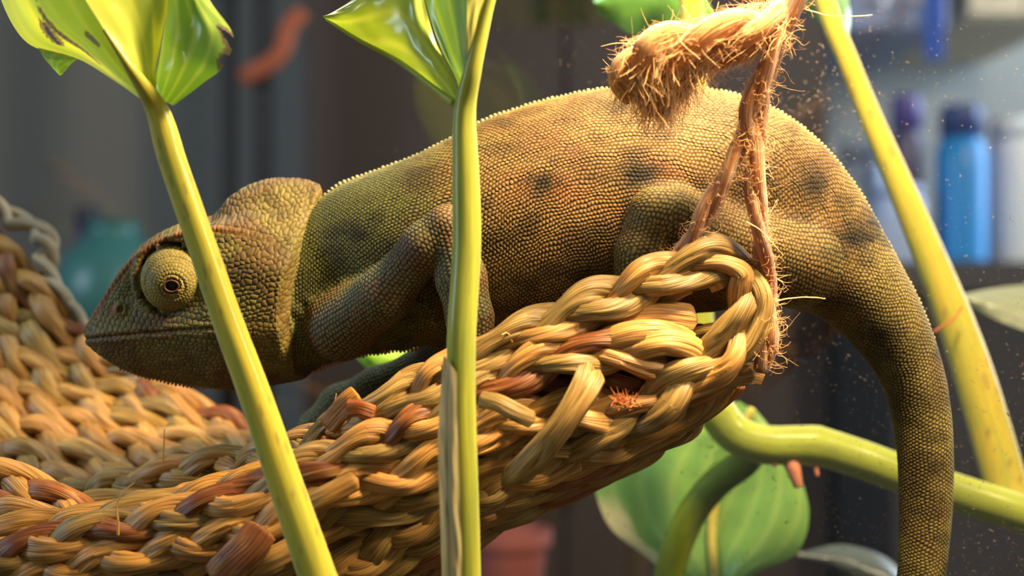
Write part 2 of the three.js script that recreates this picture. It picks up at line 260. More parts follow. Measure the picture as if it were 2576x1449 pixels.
    for (const s of [-1, 1]) { const p = V(s * (w - 20), 0, -26).applyMatrix4(o.matrix); part('hanging_wire', tube([p, V(p.x, (p.y + 1448) / 2, p.z), V(p.x, 1449, p.z)], 1, 6), std({ color: '#333333', metalness: 0.6, roughness: 0.5 }), led); }
  }
  // heat lamp
  const L = V(LAMP_AT[0] * 1000, LAMP_AT[1] * 1000 - CAM_HEIGHT, LAMP_AT[2] * 1000);
  const lamp = thing('heat_lamp', 'domed basking lamp hanging above the terrarium', 'lamp', L.clone().add(V(0, -10, 0)));
  const lathe = (prof, seg = 40) => { const g = new THREE.LatheGeometry(prof.map(([r, h]) => new THREE.Vector2(r, h)), seg); g.translate(L.x, L.y, L.z); return g; };
  part('lamp_dome', lathe([[76, -30], [78, -30], [80, 0], [68, 50], [36, 84], [16, 92], [16, 130], [14, 130], [14, 90], [34, 82], [66, 48], [78, 0], [76, -30]]), std({ color: new THREE.Color('#1b1b1c'), roughness: 0.5, metalness: 0.3 }), lamp);
  part('lamp_bulb', lathe([[0.1, -27], [14, -23], [24, -10], [27, 4], [24, 22], [16, 40], [13, 60], [0.1, 60]], 32), std({ color: '#fff2dc', emissive: LAMP_COLOR, emissiveIntensity: 6, roughness: 0.4 }), lamp);
  part('lamp_cord', tube([V(L.x, L.y + 128, L.z), V(L.x, L.y + 600, L.z), V(L.x, 1448, L.z)], 3, 8), std({ color: '#111111', roughness: 0.6 }), lamp);
  const pl = new THREE.PointLight(LAMP_COLOR, LAMP_POWER); pl.name = 'heat_lamp_light'; pl.castShadow = true; pl.shadow.radius = 1.1; pl.position.set(...LAMP_AT); scene.add(pl);
}
// ---------------------------------------------------------------- chameleon
{
  const P2 = (list) => list.map(([x, y]) => at(x, y, 0));
  const topLine = P2([[560, 640], [640, 590], [720, 550], [806, 503], [850, 468], [950, 430], [1050, 392], [1130, 352], [1210, 308], [1300, 275], [1400, 247], [1500, 228], [1600, 219], [1700, 219], [1800, 229], [1880, 248], [1950, 277], [2030, 332], [2100, 402], [2160, 482], [2205, 562], [2252, 650], [2302, 742], [2348, 856], [2378, 960], [2392, 1080], [2395, 1200], [2390, 1300], [2375, 1449], [2355, 1560], [2310, 1680]]);
  const botLine = P2([[560, 968], [640, 960], [720, 948], [800, 926], [880, 897], [960, 882], [1060, 874], [1130, 864], [1240, 848], [1350, 832], [1500, 812], [1650, 797], [1800, 782], [1900, 766], [1965, 757], [2050, 787], [2110, 829], [2180, 900], [2230, 982], [2250, 1060], [2262, 1150], [2266, 1300], [2262, 1449], [2240, 1560], [2200, 1640]]);
  const mid = curve(P2([[590, 800], [700, 765], [800, 722], [900, 685], [1000, 648], [1100, 614], [1200, 580], [1300, 552], [1400, 530], [1500, 513], [1600, 503], [1700, 500], [1800, 507], [1900, 532], [1985, 573], [2060, 627], [2122, 686], [2177, 747], [2226, 812], [2268, 882], [2298, 960], [2317, 1040], [2326, 1120], [2329, 1200], [2328, 1280], [2322, 1370], [2312, 1449], [2288, 1560], [2248, 1650], [2185, 1715], [2105, 1735], [2040, 1705], [2015, 1650], [2040, 1600], [2085, 1600]]));
  const NS = 420, C = mid.getPoints(NS - 1), S = [0], T = [], NRM = [];
  for (let i = 1; i < NS; i++) S.push(S[i - 1] + C[i].distanceTo(C[i - 1]));
  for (let i = 0; i < NS; i++) { const t = C[Math.min(NS - 1, i + 1)].clone().sub(C[Math.max(0, i - 1)]).normalize(); T.push(t); NRM.push(V(-t.y, t.x, 0)); }
  function hit(o, d, line) { let best = Infinity; for (let i = 0; i < line.length - 1; i++) { const a = line[i], b = line[i + 1], ex = b.x - a.x, ey = b.y - a.y, den = d.x * ey - d.y * ex; if (Math.abs(den) < 1e-9) continue; const wx = a.x - o.x, wy = a.y - o.y, t = (wx * ey - wy * ex) / den, u = (wx * d.y - wy * d.x) / den; if (u >= -0.001 && u <= 1.001 && t > 0 && t < best) best = t; } return best; }
  let AT = [], AB = [];
  for (let i = 0; i < NS; i++) { let a = hit(C[i], NRM[i], topLine), b = hit(C[i], NRM[i].clone().negate(), botLine); if (C[i].y < -83 || !(a < 60)) a = (AT[i - 1] ?? 20) * 0.986; if (C[i].y < -83 || !(b < 60)) b = (AB[i - 1] ?? 20) * 0.986; AT.push(a); AB.push(b); }
  const blur = (A, k) => A.map((_, i) => { let s = 0, n = 0; for (let j = -k; j <= k; j++) { const q = A[clamp(i + j, 0, NS - 1)]; s += q; n++; } return s / n; });
  AT = blur(blur(AT, 4), 4); AB = blur(blur(AB, 4), 4);
  // half width by picture column of the centre line, then by length on the tail
  const wx = pchip([590, 700, 800, 900, 1000, 1200, 1400, 1600, 1800, 1900, 1985, 2060], [12.5, 10.8, 10.2, 12.6, 15.6, 18.6, 19.6, 19.4, 17.5, 15.4, 13.2, 11.4]);
  const i2060 = C.findIndex(p => p.x >= at(2060, 0).x);
  let BW = C.map((p, i) => i < i2060 ? wx(p.x * 10 + 1288) : 0.94 * Math.min(11.6, (AT[i] + AB[i]) / 2)); BW = blur(BW, 5);
  // fields over the body's middle plane, half a millimetre apart
  const GX0 = -122, GY0 = -112, GH = 0.5, GNX = 500, GNY = 350;
  const field = () => new Float32Array(GNX * GNY);
  const tW2 = field(), tS = field(), tH = field(), hW2 = field();
  const trunkAt = (x, y) => {
    let best = 1e9, bi = 0, bt = 0;
    for (let i = 0; i < NS - 1; i += 1) { const a = C[i], b = C[i + 1], ex = b.x - a.x, ey = b.y - a.y, t = clamp(((x - a.x) * ex + (y - a.y) * ey) / (ex * ex + ey * ey)), dx = x - a.x - ex * t, dy = y - a.y - ey * t, d = dx * dx + dy * dy; if (d < best) { best = d; bi = i; bt = t; } }
    const g = (A) => lerp(A[bi], A[bi + 1], bt), cx = lerp(C[bi].x, C[bi + 1].x, bt), cy = lerp(C[bi].y, C[bi + 1].y, bt), nx = lerp(NRM[bi].x, NRM[bi + 1].x, bt), ny = lerp(NRM[bi].y, NRM[bi + 1].y, bt);
    const h = (x - cx) * nx + (y - cy) * ny, along = (x - cx) * ny - (y - cy) * nx, a = h > 0 ? g(AT) : g(AB), b = g(BW);
    const k = Math.abs(h) / a, tail = smooth(2020, 2160, (cx * 10 + 1288)) , p = h > 0 ? lerp(2.05, 2, tail) : lerp(2.3, 2, tail);
    const e = (bi === 0 || bi === NS - 2) ? along : 0;
    return [b * b * (1 - Math.pow(k, p) - (e * e) / (b * b)), g(S), h / a, a, b];
  };
  // head: half widths (squared) at seven heights in each column
  const HC = [
    [218, 824, 828, 832, 840, 848, 856, 863, 0, 0, 0, 0, 0],
    [240, 787, 795, 802, 824, 847, 868, 884, 2.4, 3.2, 3.6, 3.8, 2.6],
    [270, 737, 750, 762, 802, 844, 880, 905, 3.6, 5.0, 5.4, 5.8, 4.0],
    [310, 678, 693, 708, 776, 840, 892, 928, 4.6, 6.8, 6.8, 7.6, 5.2],
    [360, 617, 637, 654, 736, 835, 900, 946, 5.2, 8.8, 7.8, 9.2, 6.4],
    [420, 578, 601, 617, 708, 830, 905, 958, 5.4, 11.0, 8.6, 10.8, 7.4],
    [480, 555, 579, 594, 700, 826, 910, 967, 5.2, 12.8, 10.0, 12.4, 8.4],
    [540, 541, 566, 582, 700, 822, 912, 972, 5.2, 13.0, 13.0, 13.8, 9.2],
    [580, 497, 547, 582, 700, 820, 912, 971, 6.2, 12.6, 14.6, 14.6, 9.8],
    [640, 462, 530, 590, 700, 818, 910, 964, 7.2, 12.6, 15.6, 15.2, 10.2],
    [700, 449, 525, 606, 700, 815, 905, 954, 7.2, 12.4, 16.0, 15.4, 10.4],
    [750, 450, 530, 622, 700, 812, 900, 945, 6.6, 11.8, 15.6, 15.2, 10.6],
    [800, 462, 540, 634, 700, 810, 895, 935, 5.6, 10.8, 15.2, 15.0, 10.8],
    [860, 480, 550, 640, 700, 808, 890, 925, 5.0, 9.8, 15.0, 14.6, 10.8]];
  const hx = HC.map(r => r[0]), hy = [], hq = [];
  for (let k = 0; k < 7; k++) hy.push(pchip(hx, HC.map(r => r[1 + k])));
  for (let k = 0; k < 5; k++) hq.push(pchip(hx, HC.map(r => r[8 + k] ** 2)));
  const rear = pchip([400, 470, 560, 650, 720, 800, 860, 960], [806, 806, 795, 774, 757, 748, 750, 755]);
  for (let i = 0; i < GNX; i++) {
    const x = GX0 + i * GH, px = x * 10 + 1288; let prof = null;
    if (px < 900) { const ys = hy.map(f => f(px)); prof = pchip(ys, [0, ...hq.map(f => f(px)), 0]); if (px < 218) prof = () => -(218 - px) * 0.9; }
    for (let j = 0; j < GNY; j++) {
      const y = GY0 + j * GH, o = j * GNX + i, py = 724.5 - y * 10, [w2, s, h] = trunkAt(x, y);
      tW2[o] = w2; tS[o] = s; tH[o] = h;
      if (prof) {
        let q = prof(clamp(py, 200, 1300)); q = Math.max(q, -60);
        const c = (rear(py) - px) / 10; const cw = lerp(0.9, 2.6, smooth(490, 620, py)); if (c < cw) q = c > 0 ? (q > 0 ? q * (1 - (1 - c / cw) ** 2) : q) : Math.min(q, 0) + c * 14;
        hW2[o] = q;
      } else hW2[o] = -400;
    }
  }
  const smp = (F, x, y) => { let u = (x - GX0) / GH, v = (y - GY0) / GH; u = clamp(u, 0, GNX - 1.001); v = clamp(v, 0, GNY - 1.001); const i = u | 0, j = v | 0, a = u - i, b = v - j, o = j * GNX + i; return (F[o] * (1 - a) + F[o + 1] * a) * (1 - b) + (F[o + GNX] * (1 - a) + F[o + GNX + 1] * a) * b; };
  const plate = (F, x, y, z) => { const w = smp(F, x, y), gx = smp(F, x + 0.5, y) - smp(F, x - 0.5, y), gy = smp(F, x, y + 0.5) - smp(F, x, y - 0.5); return (z * z - w) / (Math.sqrt(gx * gx + gy * gy + 4 * z * z) + 0.8); };
  // limbs as chains of tapering capsules: [px, py, z, r]
  const bones = [];
  const limb = (name, k, side, list) => { for (let i = 0; i < list.length - 1; i++) { const A = list[i], B = list[i + 1], a = at(A[0], A[1], A[2]), b = at(B[0], B[1], B[2]); bones.push({ name, k, side, a, b, ra: A[3], rb: B[3], ab: b.clone().sub(a), l2: a.distanceToSquared(b), c: a.clone().add(b).multiplyScalar(0.5), R: a.distanceTo(b) / 2 + Math.max(A[3], B[3]) + 6 }); } };
  limb('arm', 3.2, 1, [[858, 820, 9, 8.5], [965, 745, 18, 6.0], [1070, 622, 23.5, 5.2], [1124, 574, 24.5, 5.0]]);
  limb('arm', 1.6, 1, [[1124, 574, 24.5, 5.0], [1160, 700, 25, 5.6], [1182, 800, 25, 5.2], [1190, 880, 25, 4.6]]);
  limb('hand', 1.4, 1, [[1190, 880, 25, 4.6], [1215, 925, 25, 4.4]]);
  for (const [dx, dz] of [[-40, 2], [-15, 5], [30, 6], [55, 0], [70, -5]]) limb('hand', 0.8, 1, [[1205 + dx * 0.4, 915, 24 + dz * 0.5, 2.4], [1205 + dx, 945, 24 + dz, 2.0], [1205 + dx * 1.15, 980, 22 + dz * 0.6, 1.4]]);
  limb('leg', 4.0, 1, [[2000, 655, 6, 11], [1900, 622, 13, 7.4], [1780, 582, 18, 6.0], [1690, 545, 20.5, 5.6], [1650, 538, 20.5, 5.4]]);
  limb('leg', 1.8, 1, [[1650, 538, 20.5, 5.4], [1615, 640, 20, 5.8], [1592, 760, 20, 5.2], [1590, 830, 20, 4.8]]);
  for (const [dx, dz] of [[-50, 2], [-25, 6], [25, 6], [50, 1], [65, -4]]) limb('hand', 0.8, 1, [[1590 + dx * 0.4, 860, 20 + dz * 0.5, 2.6], [1590 + dx, 900, 20 + dz, 2.1], [1590 + dx * 1.15, 935, 18 + dz * 0.6, 1.4]]);
  limb('far_arm', 2.5, -1, [[1150, 900, -8, 8], [1060, 935, -15, 5.6], [950, 976, -20, 5.2], [856, 1022, -22, 5.4], [800, 1080, -22, 4.8], [775, 1120, -22, 4.2]]);
  for (const [dx, dz] of [[-35, 0], [-15, 5], [20, 5], [40, -2]]) limb('hand', 0.8, -1, [[778 + dx * 0.4, 1115, -22 + dz * 0.5, 2.3], [775 + dx, 1150, -22 + dz, 1.9], [775 + dx * 1.15, 1180, -22 + dz * 0.6, 1.3]]);
  limb('far_leg', 4, -1, [[1990, 670, -6, 10], [1850, 640, -16, 7], [1720, 640, -20, 5.6], [1680, 740, -20, 5.6], [1670, 850, -18, 4.8]]);
  for (const dx of [-50, -20, 25, 50]) limb('hand', 0.8, -1, [[1670 + dx * 0.4, 850, -18, 2.4], [1670 + dx, 895, -18, 2.0], [1670 + dx * 1.1, 930, -17, 1.4]]);
  const capsule = (b, x, y, z) => { const px = x - b.a.x, py = y - b.a.y, pz = z - b.a.z, t = clamp((px * b.ab.x + py * b.ab.y + pz * b.ab.z) / b.l2), dx = px - b.ab.x * t, dy = py - b.ab.y * t, dz = pz - b.ab.z * t; return Math.sqrt(dx * dx + dy * dy + dz * dz) - lerp(b.ra, b.rb, t); };
  const smin = (a, b, k) => { const h = Math.max(k - Math.abs(a - b), 0) / k; return Math.min(a, b) - h * h * k * 0.25; };
  const EYE = at(440, 702, 8.6), EYE_R = [8.0, 8.1, 7.4], PUP = V(0.14, -0.24, 0.96).normalize();
  const EYE_R2 = 7.9;
  const NOSE = at(309, 779, 6.8);
  let region = 0, bone = null;
  function sdf(x, y, z) {
    const az = Math.abs(z);
    let d = plate(tW2, x, y, z); region = 0; bone = null;
    if (x < -40) {
      let h = plate(hW2, x, y, z);
      // eye sockets, the turrets that fill them, nostrils
      const ex = x - EYE.x, ey = y - EYE.y, ez = az - EYE.z, r = Math.sqrt(ex * ex + ey * ey), rr = Math.sqrt(r * r + ez * ez);
      if (rr < 16) {
        const groove = Math.sqrt((r - 8.6) ** 2 + ((ez - 1.0) * 0.5) ** 2) - 1.25;
        h = -smin(-h, groove, 0.8);
        const fold = Math.sqrt((r - 9.7) ** 2 + ((ez - 0.3) * 0.8) ** 2) - 0.8; h = smin(h, fold, 1.2);
        let turret = (Math.sqrt((ex / EYE_R[0]) ** 2 + (ey / EYE_R[1]) ** 2 + (ez / EYE_R[2]) ** 2) - 1) * 7.2;
        const pd = (ex * PUP.x + ey * PUP.y + ez * PUP.z), ax = ex - PUP.x * pd, ay = ey - PUP.y * pd, aq = ez - PUP.z * pd, off = Math.sqrt((ax * 0.9) ** 2 + ay * ay + aq * aq);
        if (pd > 0) { const hole = off - 1.3; turret = -smin(-turret, hole, 0.35); const lid = Math.sqrt((off - 1.65) ** 2 + (pd - 7.3) ** 2) - 0.36; turret = smin(turret, lid, 0.5); }
        if (turret < h) region = 2; else region = 1;
        h = Math.min(h, turret);
      }
      const nx = x - NOSE.x, ny = y - NOSE.y, nz = az - NOSE.z, nd = Math.sqrt(nx * nx + ny * ny + nz * nz);
      if (nd < 6) { h = smin(h, nd - 1.75, 1.2); h = -smin(-h, Math.sqrt((nx + 0.2) ** 2 + ny * ny + (nz - 1.3) ** 2) - 0.95, 0.4); }
      if (h < d && region !== 2) region = 1;
      const py = 724.5 - y * 10;
      d = smin(d, h, lerp(0.5, 5, smooth(620, 860, py)));
    }
    for (const b of bones) {
      if (b.side > 0 ? z < -4 : z > 4) continue;
      const cx = x - b.c.x, cy = y - b.c.y, cz = z - b.c.z; if (cx * cx + cy * cy + cz * cz > b.R * b.R) continue;
      const c = capsule(b, x, y, z); if (c < d) { region = 3; bone = b; }
      d = smin(d, c, b.k);
    }
    return d;
  }
  // surface nets on a coarse grid, then each new vertex is put back on the surface
  const H = 1.6, X0 = -111, Y0 = -106, Z0 = -36, NX = Math.ceil((114 - X0) / H), NY = Math.ceil((56 - Y0) / H), NZ = Math.ceil(74 / H);
  const val = new Float32Array((NX + 1) * (NY + 1) * (NZ + 1)), gi = (i, j, k) => (k * (NY + 1) + j) * (NX + 1) + i;
  for (let k = 0; k <= NZ; k++) for (let j = 0; j <= NY; j++) for (let i = 0; i <= NX; i++) val[gi(i, j, k)] = sdf(X0 + i * H, Y0 + j * H, Z0 + k * H);
  let pos = [], tri = []; const vid = new Int32Array((NX + 1) * (NY + 1) * (NZ + 1)).fill(-1);
  for (let k = 0; k < NZ; k++) for (let j = 0; j < NY; j++) for (let i = 0; i < NX; i++) {
    let sx = 0, sy = 0, sz = 0, n = 0; const cv = [];
    for (let c = 0; c < 8; c++) cv.push(val[gi(i + (c & 1), j + ((c >> 1) & 1), k + (c >> 2))]);
    for (let a = 0; a < 8; a++) for (const bit of [1, 2, 4]) { const b = a | bit; if (b === a || (cv[a] < 0) === (cv[b] < 0)) continue; const t = cv[a] / (cv[a] - cv[b]); sx += (a & 1) + (bit === 1 ? t : 0); sy += ((a >> 1) & 1) + (bit === 2 ? t : 0); sz += (a >> 2) + (bit === 4 ? t : 0); n++; }
    if (n) { vid[gi(i, j, k)] = pos.length / 3; pos.push(X0 + (i + sx / n) * H, Y0 + (j + sy / n) * H, Z0 + (k + sz / n) * H); }
  }
  for (let k = 1; k < NZ; k++) for (let j = 1; j < NY; j++) for (let i = 1; i < NX; i++) {
    const v0 = val[gi(i, j, k)];
    const quad = (v1, a, b, c, d) => { if ((v0 < 0) === (v1 < 0)) return; const q = [a, b, c, d].map(o => vid[o]); if (q.some(x => x < 0)) return; if (v0 < 0) tri.push(q[0], q[1], q[2], q[0], q[2], q[3]); else tri.push(q[0], q[2], q[1], q[0], q[3], q[2]); };
    quad(val[gi(i + 1, j, k)], gi(i, j - 1, k - 1), gi(i, j, k - 1), gi(i, j, k), gi(i, j - 1, k));
    quad(val[gi(i, j + 1, k)], gi(i - 1, j, k - 1), gi(i - 1, j, k), gi(i, j, k), gi(i, j, k - 1));
    quad(val[gi(i, j, k + 1)], gi(i - 1, j - 1, k), gi(i, j - 1, k), gi(i, j, k), gi(i - 1, j, k));
  }
  const grad = [0, 0, 0];
  function settle(x, y, z, n = 2) {
    for (let it = 0; it < n; it++) { const e = 0.08, d = sdf(x, y, z), gx = (sdf(x + e, y, z) - d) / e, gy = (sdf(x, y + e, z) - d) / e, gz = (sdf(x, y, z + e) - d) / e, g2 = gx * gx + gy * gy + gz * gz + 1e-6; const st = clamp(d / Math.max(g2, 0.15), -0.8, 0.8); x -= gx * st; y -= gy * st; z -= gz * st; const l = Math.sqrt(g2); grad[0] = gx / l; grad[1] = gy / l; grad[2] = gz / l; }
    return [x, y, z];
  }
  const nz = [];
  for (let i = 0; i < pos.length; i += 3) { const p = settle(pos[i], pos[i + 1], pos[i + 2], 3); pos[i] = p[0]; pos[i + 1] = p[1]; pos[i + 2] = p[2]; nz.push(grad[2]); }
  const LEVELS = 4, PC = V(EYE.x + PUP.x * 7.5, EYE.y + PUP.y * 7.5, EYE.z + PUP.z * 7.5), nearPupil = (a) => Math.hypot(pos[a * 3] - PC.x, pos[a * 3 + 1] - PC.y, pos[a * 3 + 2] - PC.z) < 4.2;
  for (let level = 0; level < LEVELS; level++) {                 // split the edges that face the room's front, keep the far side coarse
    const key = new Map(), need = (a, b) => {
      const fa = nz[a] > -0.3, fb = nz[b] > -0.3; if (!(level === 0 ? (nz[a] > -2) : (fa && fb))) return -1;
      if (pos[a * 3 + 1] < -78 && level > 0) return -1;
      if (level >= 3 && !(nearPupil(a) && nearPupil(b))) return -1;
      const k = a < b ? a * 4194304 + b : b * 4194304 + a; let m = key.get(k);
      if (m === undefined) { const p = settle((pos[a * 3] + pos[b * 3]) / 2, (pos[a * 3 + 1] + pos[b * 3 + 1]) / 2, (pos[a * 3 + 2] + pos[b * 3 + 2]) / 2, level === 3 ? 4 : level === 2 ? 1 : 2); m = pos.length / 3; pos.push(...p); nz.push(grad[2]); key.set(k, m); }
      return m;
    };
    const out = [];
    for (let t = 0; t < tri.length; t += 3) {
      const v = [tri[t], tri[t + 1], tri[t + 2]], m = [need(v[0], v[1]), need(v[1], v[2]), need(v[2], v[0])], c = m.filter(x => x >= 0).length;
      if (c === 0) out.push(...v);
      else if (c === 3) out.push(v[0], m[0], m[2], m[0], v[1], m[1], m[2], m[1], v[2], m[0], m[1], m[2]);
      else { let r = 0; if (c === 1) { while (m[r] < 0) r++; } else { while (m[(r + 2) % 3] >= 0) r++; } const a = v[r], b = v[(r + 1) % 3], d = v[(r + 2) % 3], ab = m[r], bd = m[(r + 1) % 3]; if (c === 1) out.push(a, ab, d, ab, b, d); else out.push(a, ab, d, ab, b, bd, ab, bd, d); }
    }
    tri = out;
  }
  // ---- scales: lattices that follow each region
  const hash = (i, j, k) => { let h = Math.imul(i, 374761393) ^ Math.imul(j, 668265263) ^ Math.imul(k, 2147483629 | 0); h = Math.imul(h ^ (h >>> 13), 1274126177); h ^= h >>> 16; return (h >>> 0) / 4294967296; };
  const cell = { f1: 0, f2: 0, id: 0 };
  function scales(u, v, pu, pv, jit, seed) {
    const U = u / pu, W = v / pv, jj = Math.floor(W); let f1 = 9, f2 = 9, id = 0;
    for (let j = jj - 1; j <= jj + 1; j++) { const o = (j & 1) * 0.5, ii = Math.floor(U - o); for (let i = ii - 1; i <= ii + 1; i++) { const h1 = hash(i, j, seed), h2 = hash(i, j, seed + 7); const dx = (U - o - i - 0.5 - (h1 - 0.5) * jit) , dy = (W - j - 0.5 - (h2 - 0.5) * jit) , d = Math.sqrt(dx * dx + dy * dy); if (d < f1) { f2 = f1; f1 = d; id = hash(i, j, seed + 3); } else if (d < f2) f2 = d; } }
    cell.f1 = f1; cell.f2 = f2; cell.id = id;
  }
  const lineDist = (px, py, L) => { let b = 1e9; for (let i = 0; i < L.length - 1; i++) { const [ax, ay] = L[i], [bx, by] = L[i + 1], ex = bx - ax, ey = by - ay, t = clamp(((px - ax) * ex + (py - ay) * ey) / (ex * ex + ey * ey)); b = Math.min(b, Math.hypot(px - ax - ex * t, py - ay - ey * t)); } return b; };
  const mouth = [[222, 853], [300, 844], [400, 834], [500, 826], [575, 822]];
  const brow = HC.filter(r => r[0] >= 230 && r[0] <= 760).map(r => [r[0], r[3]]);
  const headRear = [[800, 480], [793, 560], [773, 650], [757, 720], [748, 790]];
  const K = { flank: lin('#745a30'), band: lin('#7a7040'), neck: lin('#474e22'), belly: lin('#4a331c'), tail: lin('#696130'), dark: lin('#1f1c10'), orange: lin('#8c5430'), head: lin('#625829'), casque: lin('#665a2e'), browc: lin('#6e4420'), snout: lin('#45391a'), chin: lin('#523b1f'), turret: lin('#75682f'), lid: lin('#66371f'), pink: lin('#66492e'), arm: lin('#585532'), skin: lin('#241e10') };
  const spots = [[1362, 472, 42, 26, .9], [1592, 452, 50, 34, .95], [1040, 470, 40, 26, .5], [912, 590, 34, 26, .8], [1000, 640, 44, 26, .7], [1010, 395, 50, 20, .4], [2125, 600, 70, 24, .95], [2060, 640, 50, 24, .8], [2012, 480, 42, 40, .75], [1545, 296, 60, 22, .6], [1880, 470, 50, 40, .55], [850, 640, 36, 30, .6], [1280, 600, 40, 22, .45], [1730, 560, 34, 40, .4], [2190, 560, 40, 20, .8], [1840, 330, 60, 24, .35], [2200, 830, 60, 30, .5], [2300, 1010, 70, 30, .45], [2100, 760, 50, 30, .5], [1460, 620, 50, 22, .35], [780, 720, 24, 40, .5]];
  const warm = [[1415, 492, 46, 30, .8], [1660, 432, 50, 30, .7], [1430, 360, 90, 50, .35], [1560, 540, 60, 30, .35], [1300, 480, 50, 40, .4]];
  const blob = (L, px, py) => { let m = 0; for (const [x, y, rx, ry, k] of L) { const d = ((px - x) / rx) ** 2 + ((py - y) / ry) ** 2; if (d < 5) m = Math.max(m, k * Math.exp(-d * 0.8)); } return m; };
  const nv = pos.length / 3, col = new Float32Array(nv * 3), disp = new Float32Array(nv);
  for (let i = 0; i < nv; i++) {
    const x = pos[i * 3], y = pos[i * 3 + 1], z = pos[i * 3 + 2], az = Math.abs(z); sdf(x, y, z);
    const reg = region, bn = bone, px = x * 10 + 1288, py = 724.5 - y * 10;                  // body sheet coordinates, tenths of a millimetre
    let c, hgt = 0.26, dome = 0.5, ridge = 0; const nn = n3(x * 0.09, y * 0.09, z * 0.09), nf = n3(x * 0.35, y * 0.35, z * 0.35);
    if (reg === 3) {
      const pxx = x - bn.a.x, pyy = y - bn.a.y, pzz = z - bn.a.z, L = Math.sqrt(bn.l2), t = (pxx * bn.ab.x + pyy * bn.ab.y + pzz * bn.ab.z) / L, q = V(bn.ab.x, bn.ab.y, bn.ab.z).multiplyScalar(1 / L), rx = pxx - q.x * t, ry = pyy - q.y * t, rz = pzz - q.z * t, ang = Math.atan2(rz, q.x * ry - q.y * rx);
      scales(t, ang * (bn.ra + bn.rb) / 2, 0.98, 1.05, 0.28, 5 + bones.indexOf(bn)); hgt = 0.2;
      c = bn.name === 'leg' ? mixc(K.flank, K.band, 0.4 + 0.4 * nn) : mixc(K.arm, K.pink, clamp(0.35 + 0.5 * nn));
      if (bn.name.startsWith('far')) c = K.arm;
      c = mixc(c, K.dark, blob(spots, px, py) * 0.7);
    } else if (reg === 2) {
      const ex = x - EYE.x, ey = y - EYE.y, ez = az - EYE.z, pd = ex * PUP.x + ey * PUP.y + ez * PUP.z, ax = ex - PUP.x * pd, ay = ey - PUP.y * pd, off = Math.sqrt(ax * ax + ay * ay + (ez - PUP.z * pd) ** 2), th = Math.acos(clamp(pd / 7.9, -1, 1)), ringR = Math.max(off, 0.6);
      const row = Math.floor(th * 7.9 / 0.8); scales(Math.atan2(ay, ax) * Math.max(1, Math.round(ringR)) , th * 7.9, 0.82, 0.8, 0.22, 900);
      hgt = off < 2.2 ? 0.0 : 0.17; if (off > 2.6) disp[i] -= 0.24 * Math.max(0, Math.cos(th * 7.9 * 1.5 + 0.5)) ** 8; 
      c = mixc(K.turret, K.band, 0.5 + 0.5 * nf); if (off < 2.3) c = mixc(K.lid, c, smooth(1.9, 2.3, off));
    } else if (reg === 1) {
      const big = px > 545 && py < 800 && px < 800, rl = lineDist(px, py, brow), rearD = lineDist(px, py, headRear), yy = y + az * 0.45, warpx = x + 0.5 * n2(x * 0.2, y * 0.2), wy = yy + 0.5 * n2(x * 0.2 + 9, y * 0.2);
      if (big && rearD > 26) { scales(warpx * 0.95 + wy * 0.3, wy * 0.95 - warpx * 0.3, py < 600 ? 1.28 : 1.42, py < 600 ? 1.05 : 1.2, 0.42, 300); hgt = 0.3; dome = 0.55; }
      else if (py > 780 && py < 860 && px < 620) { scales(x, yy, 1.45, 1.5, 0.3, 310); hgt = 0.24; dome = 0.4; }
      else { scales(warpx, wy, 1.2, 1.2, 0.5, 320); hgt = 0.18; dome = 0.45; }
      c = mixc(K.head, K.casque, clamp(smooth(640, 560, py) * smooth(520, 600, px) + 0.25 * nn)); 
      c = mixc(c, K.neck, clamp(0.42 + 0.9 * nn) * smooth(560, 640, py) * smooth(830, 720, py) * 0.55);
      c = mixc(c, K.chin, smooth(-0.2, 0.5, n3(x * 0.06 + 3, y * 0.06, z * 0.06)) * 0.75); c = mixc(c, K.snout, smooth(0.2, 0.6, n3(x * 0.11 + 9, y * 0.11, z * 0.11)) * 0.5);
      const br = Math.max(0, 1 - rl / 9) * smooth(720, 600, px); if (rl < 11 && px < 720) { c = mixc(c, K.browc, clamp(1.5 - rl / 9) * (0.75 + 0.25 * nf) * smooth(690, 560, px)); hgt *= 0.5; disp[i] += 0.36 * br * (0.72 + 0.28 * Math.cos(px * 0.62)); }
      const md = lineDist(px, py, mouth); disp[i] -= 0.5 * Math.exp(-((md / 3.2) ** 2)); if (md > 5) disp[i] += 0.18 * Math.exp(-(((md - 11) / 6) ** 2));
      if (rearD < 14 && py < 800) { disp[i] += 0.4 * Math.exp(-((rearD / 8) ** 2)); c = mixc(c, K.casque, 0.5); }
      const nd = Math.hypot(px - 309, py - 779); if (nd < 16) { c = mixc(c, K.lid, 0.7); hgt *= 0.3; }
    } else {
      const s = smp(tS, x, y), h = smp(tH, x, y), k = clamp(s / S[NS - 1]) * (NS - 1), si = Math.min(NS - 2, k | 0);
      let ii = si; while (ii < NS - 2 && S[ii + 1] < s) ii++; while (ii > 0 && S[ii] > s) ii--;
      const a = h > 0 ? AT[ii] : AB[ii], b = BW[ii], th = Math.atan2(az / b, h), t = h > 0 ? th * (AT[ii] * 0.55 + b * 0.45) : Math.PI / 2 * (AT[ii] * 0.55 + b * 0.45) + (th - Math.PI / 2) * (a * 0.55 + b * 0.45);
      const tail = smooth(2080, 2200, px) * smooth(500, 640, py);
      const wob = 0.3 * n2(x * 0.12, y * 0.12), ng = smooth(1250, 950, px), big = smooth(5.2, 2.0, t) ;
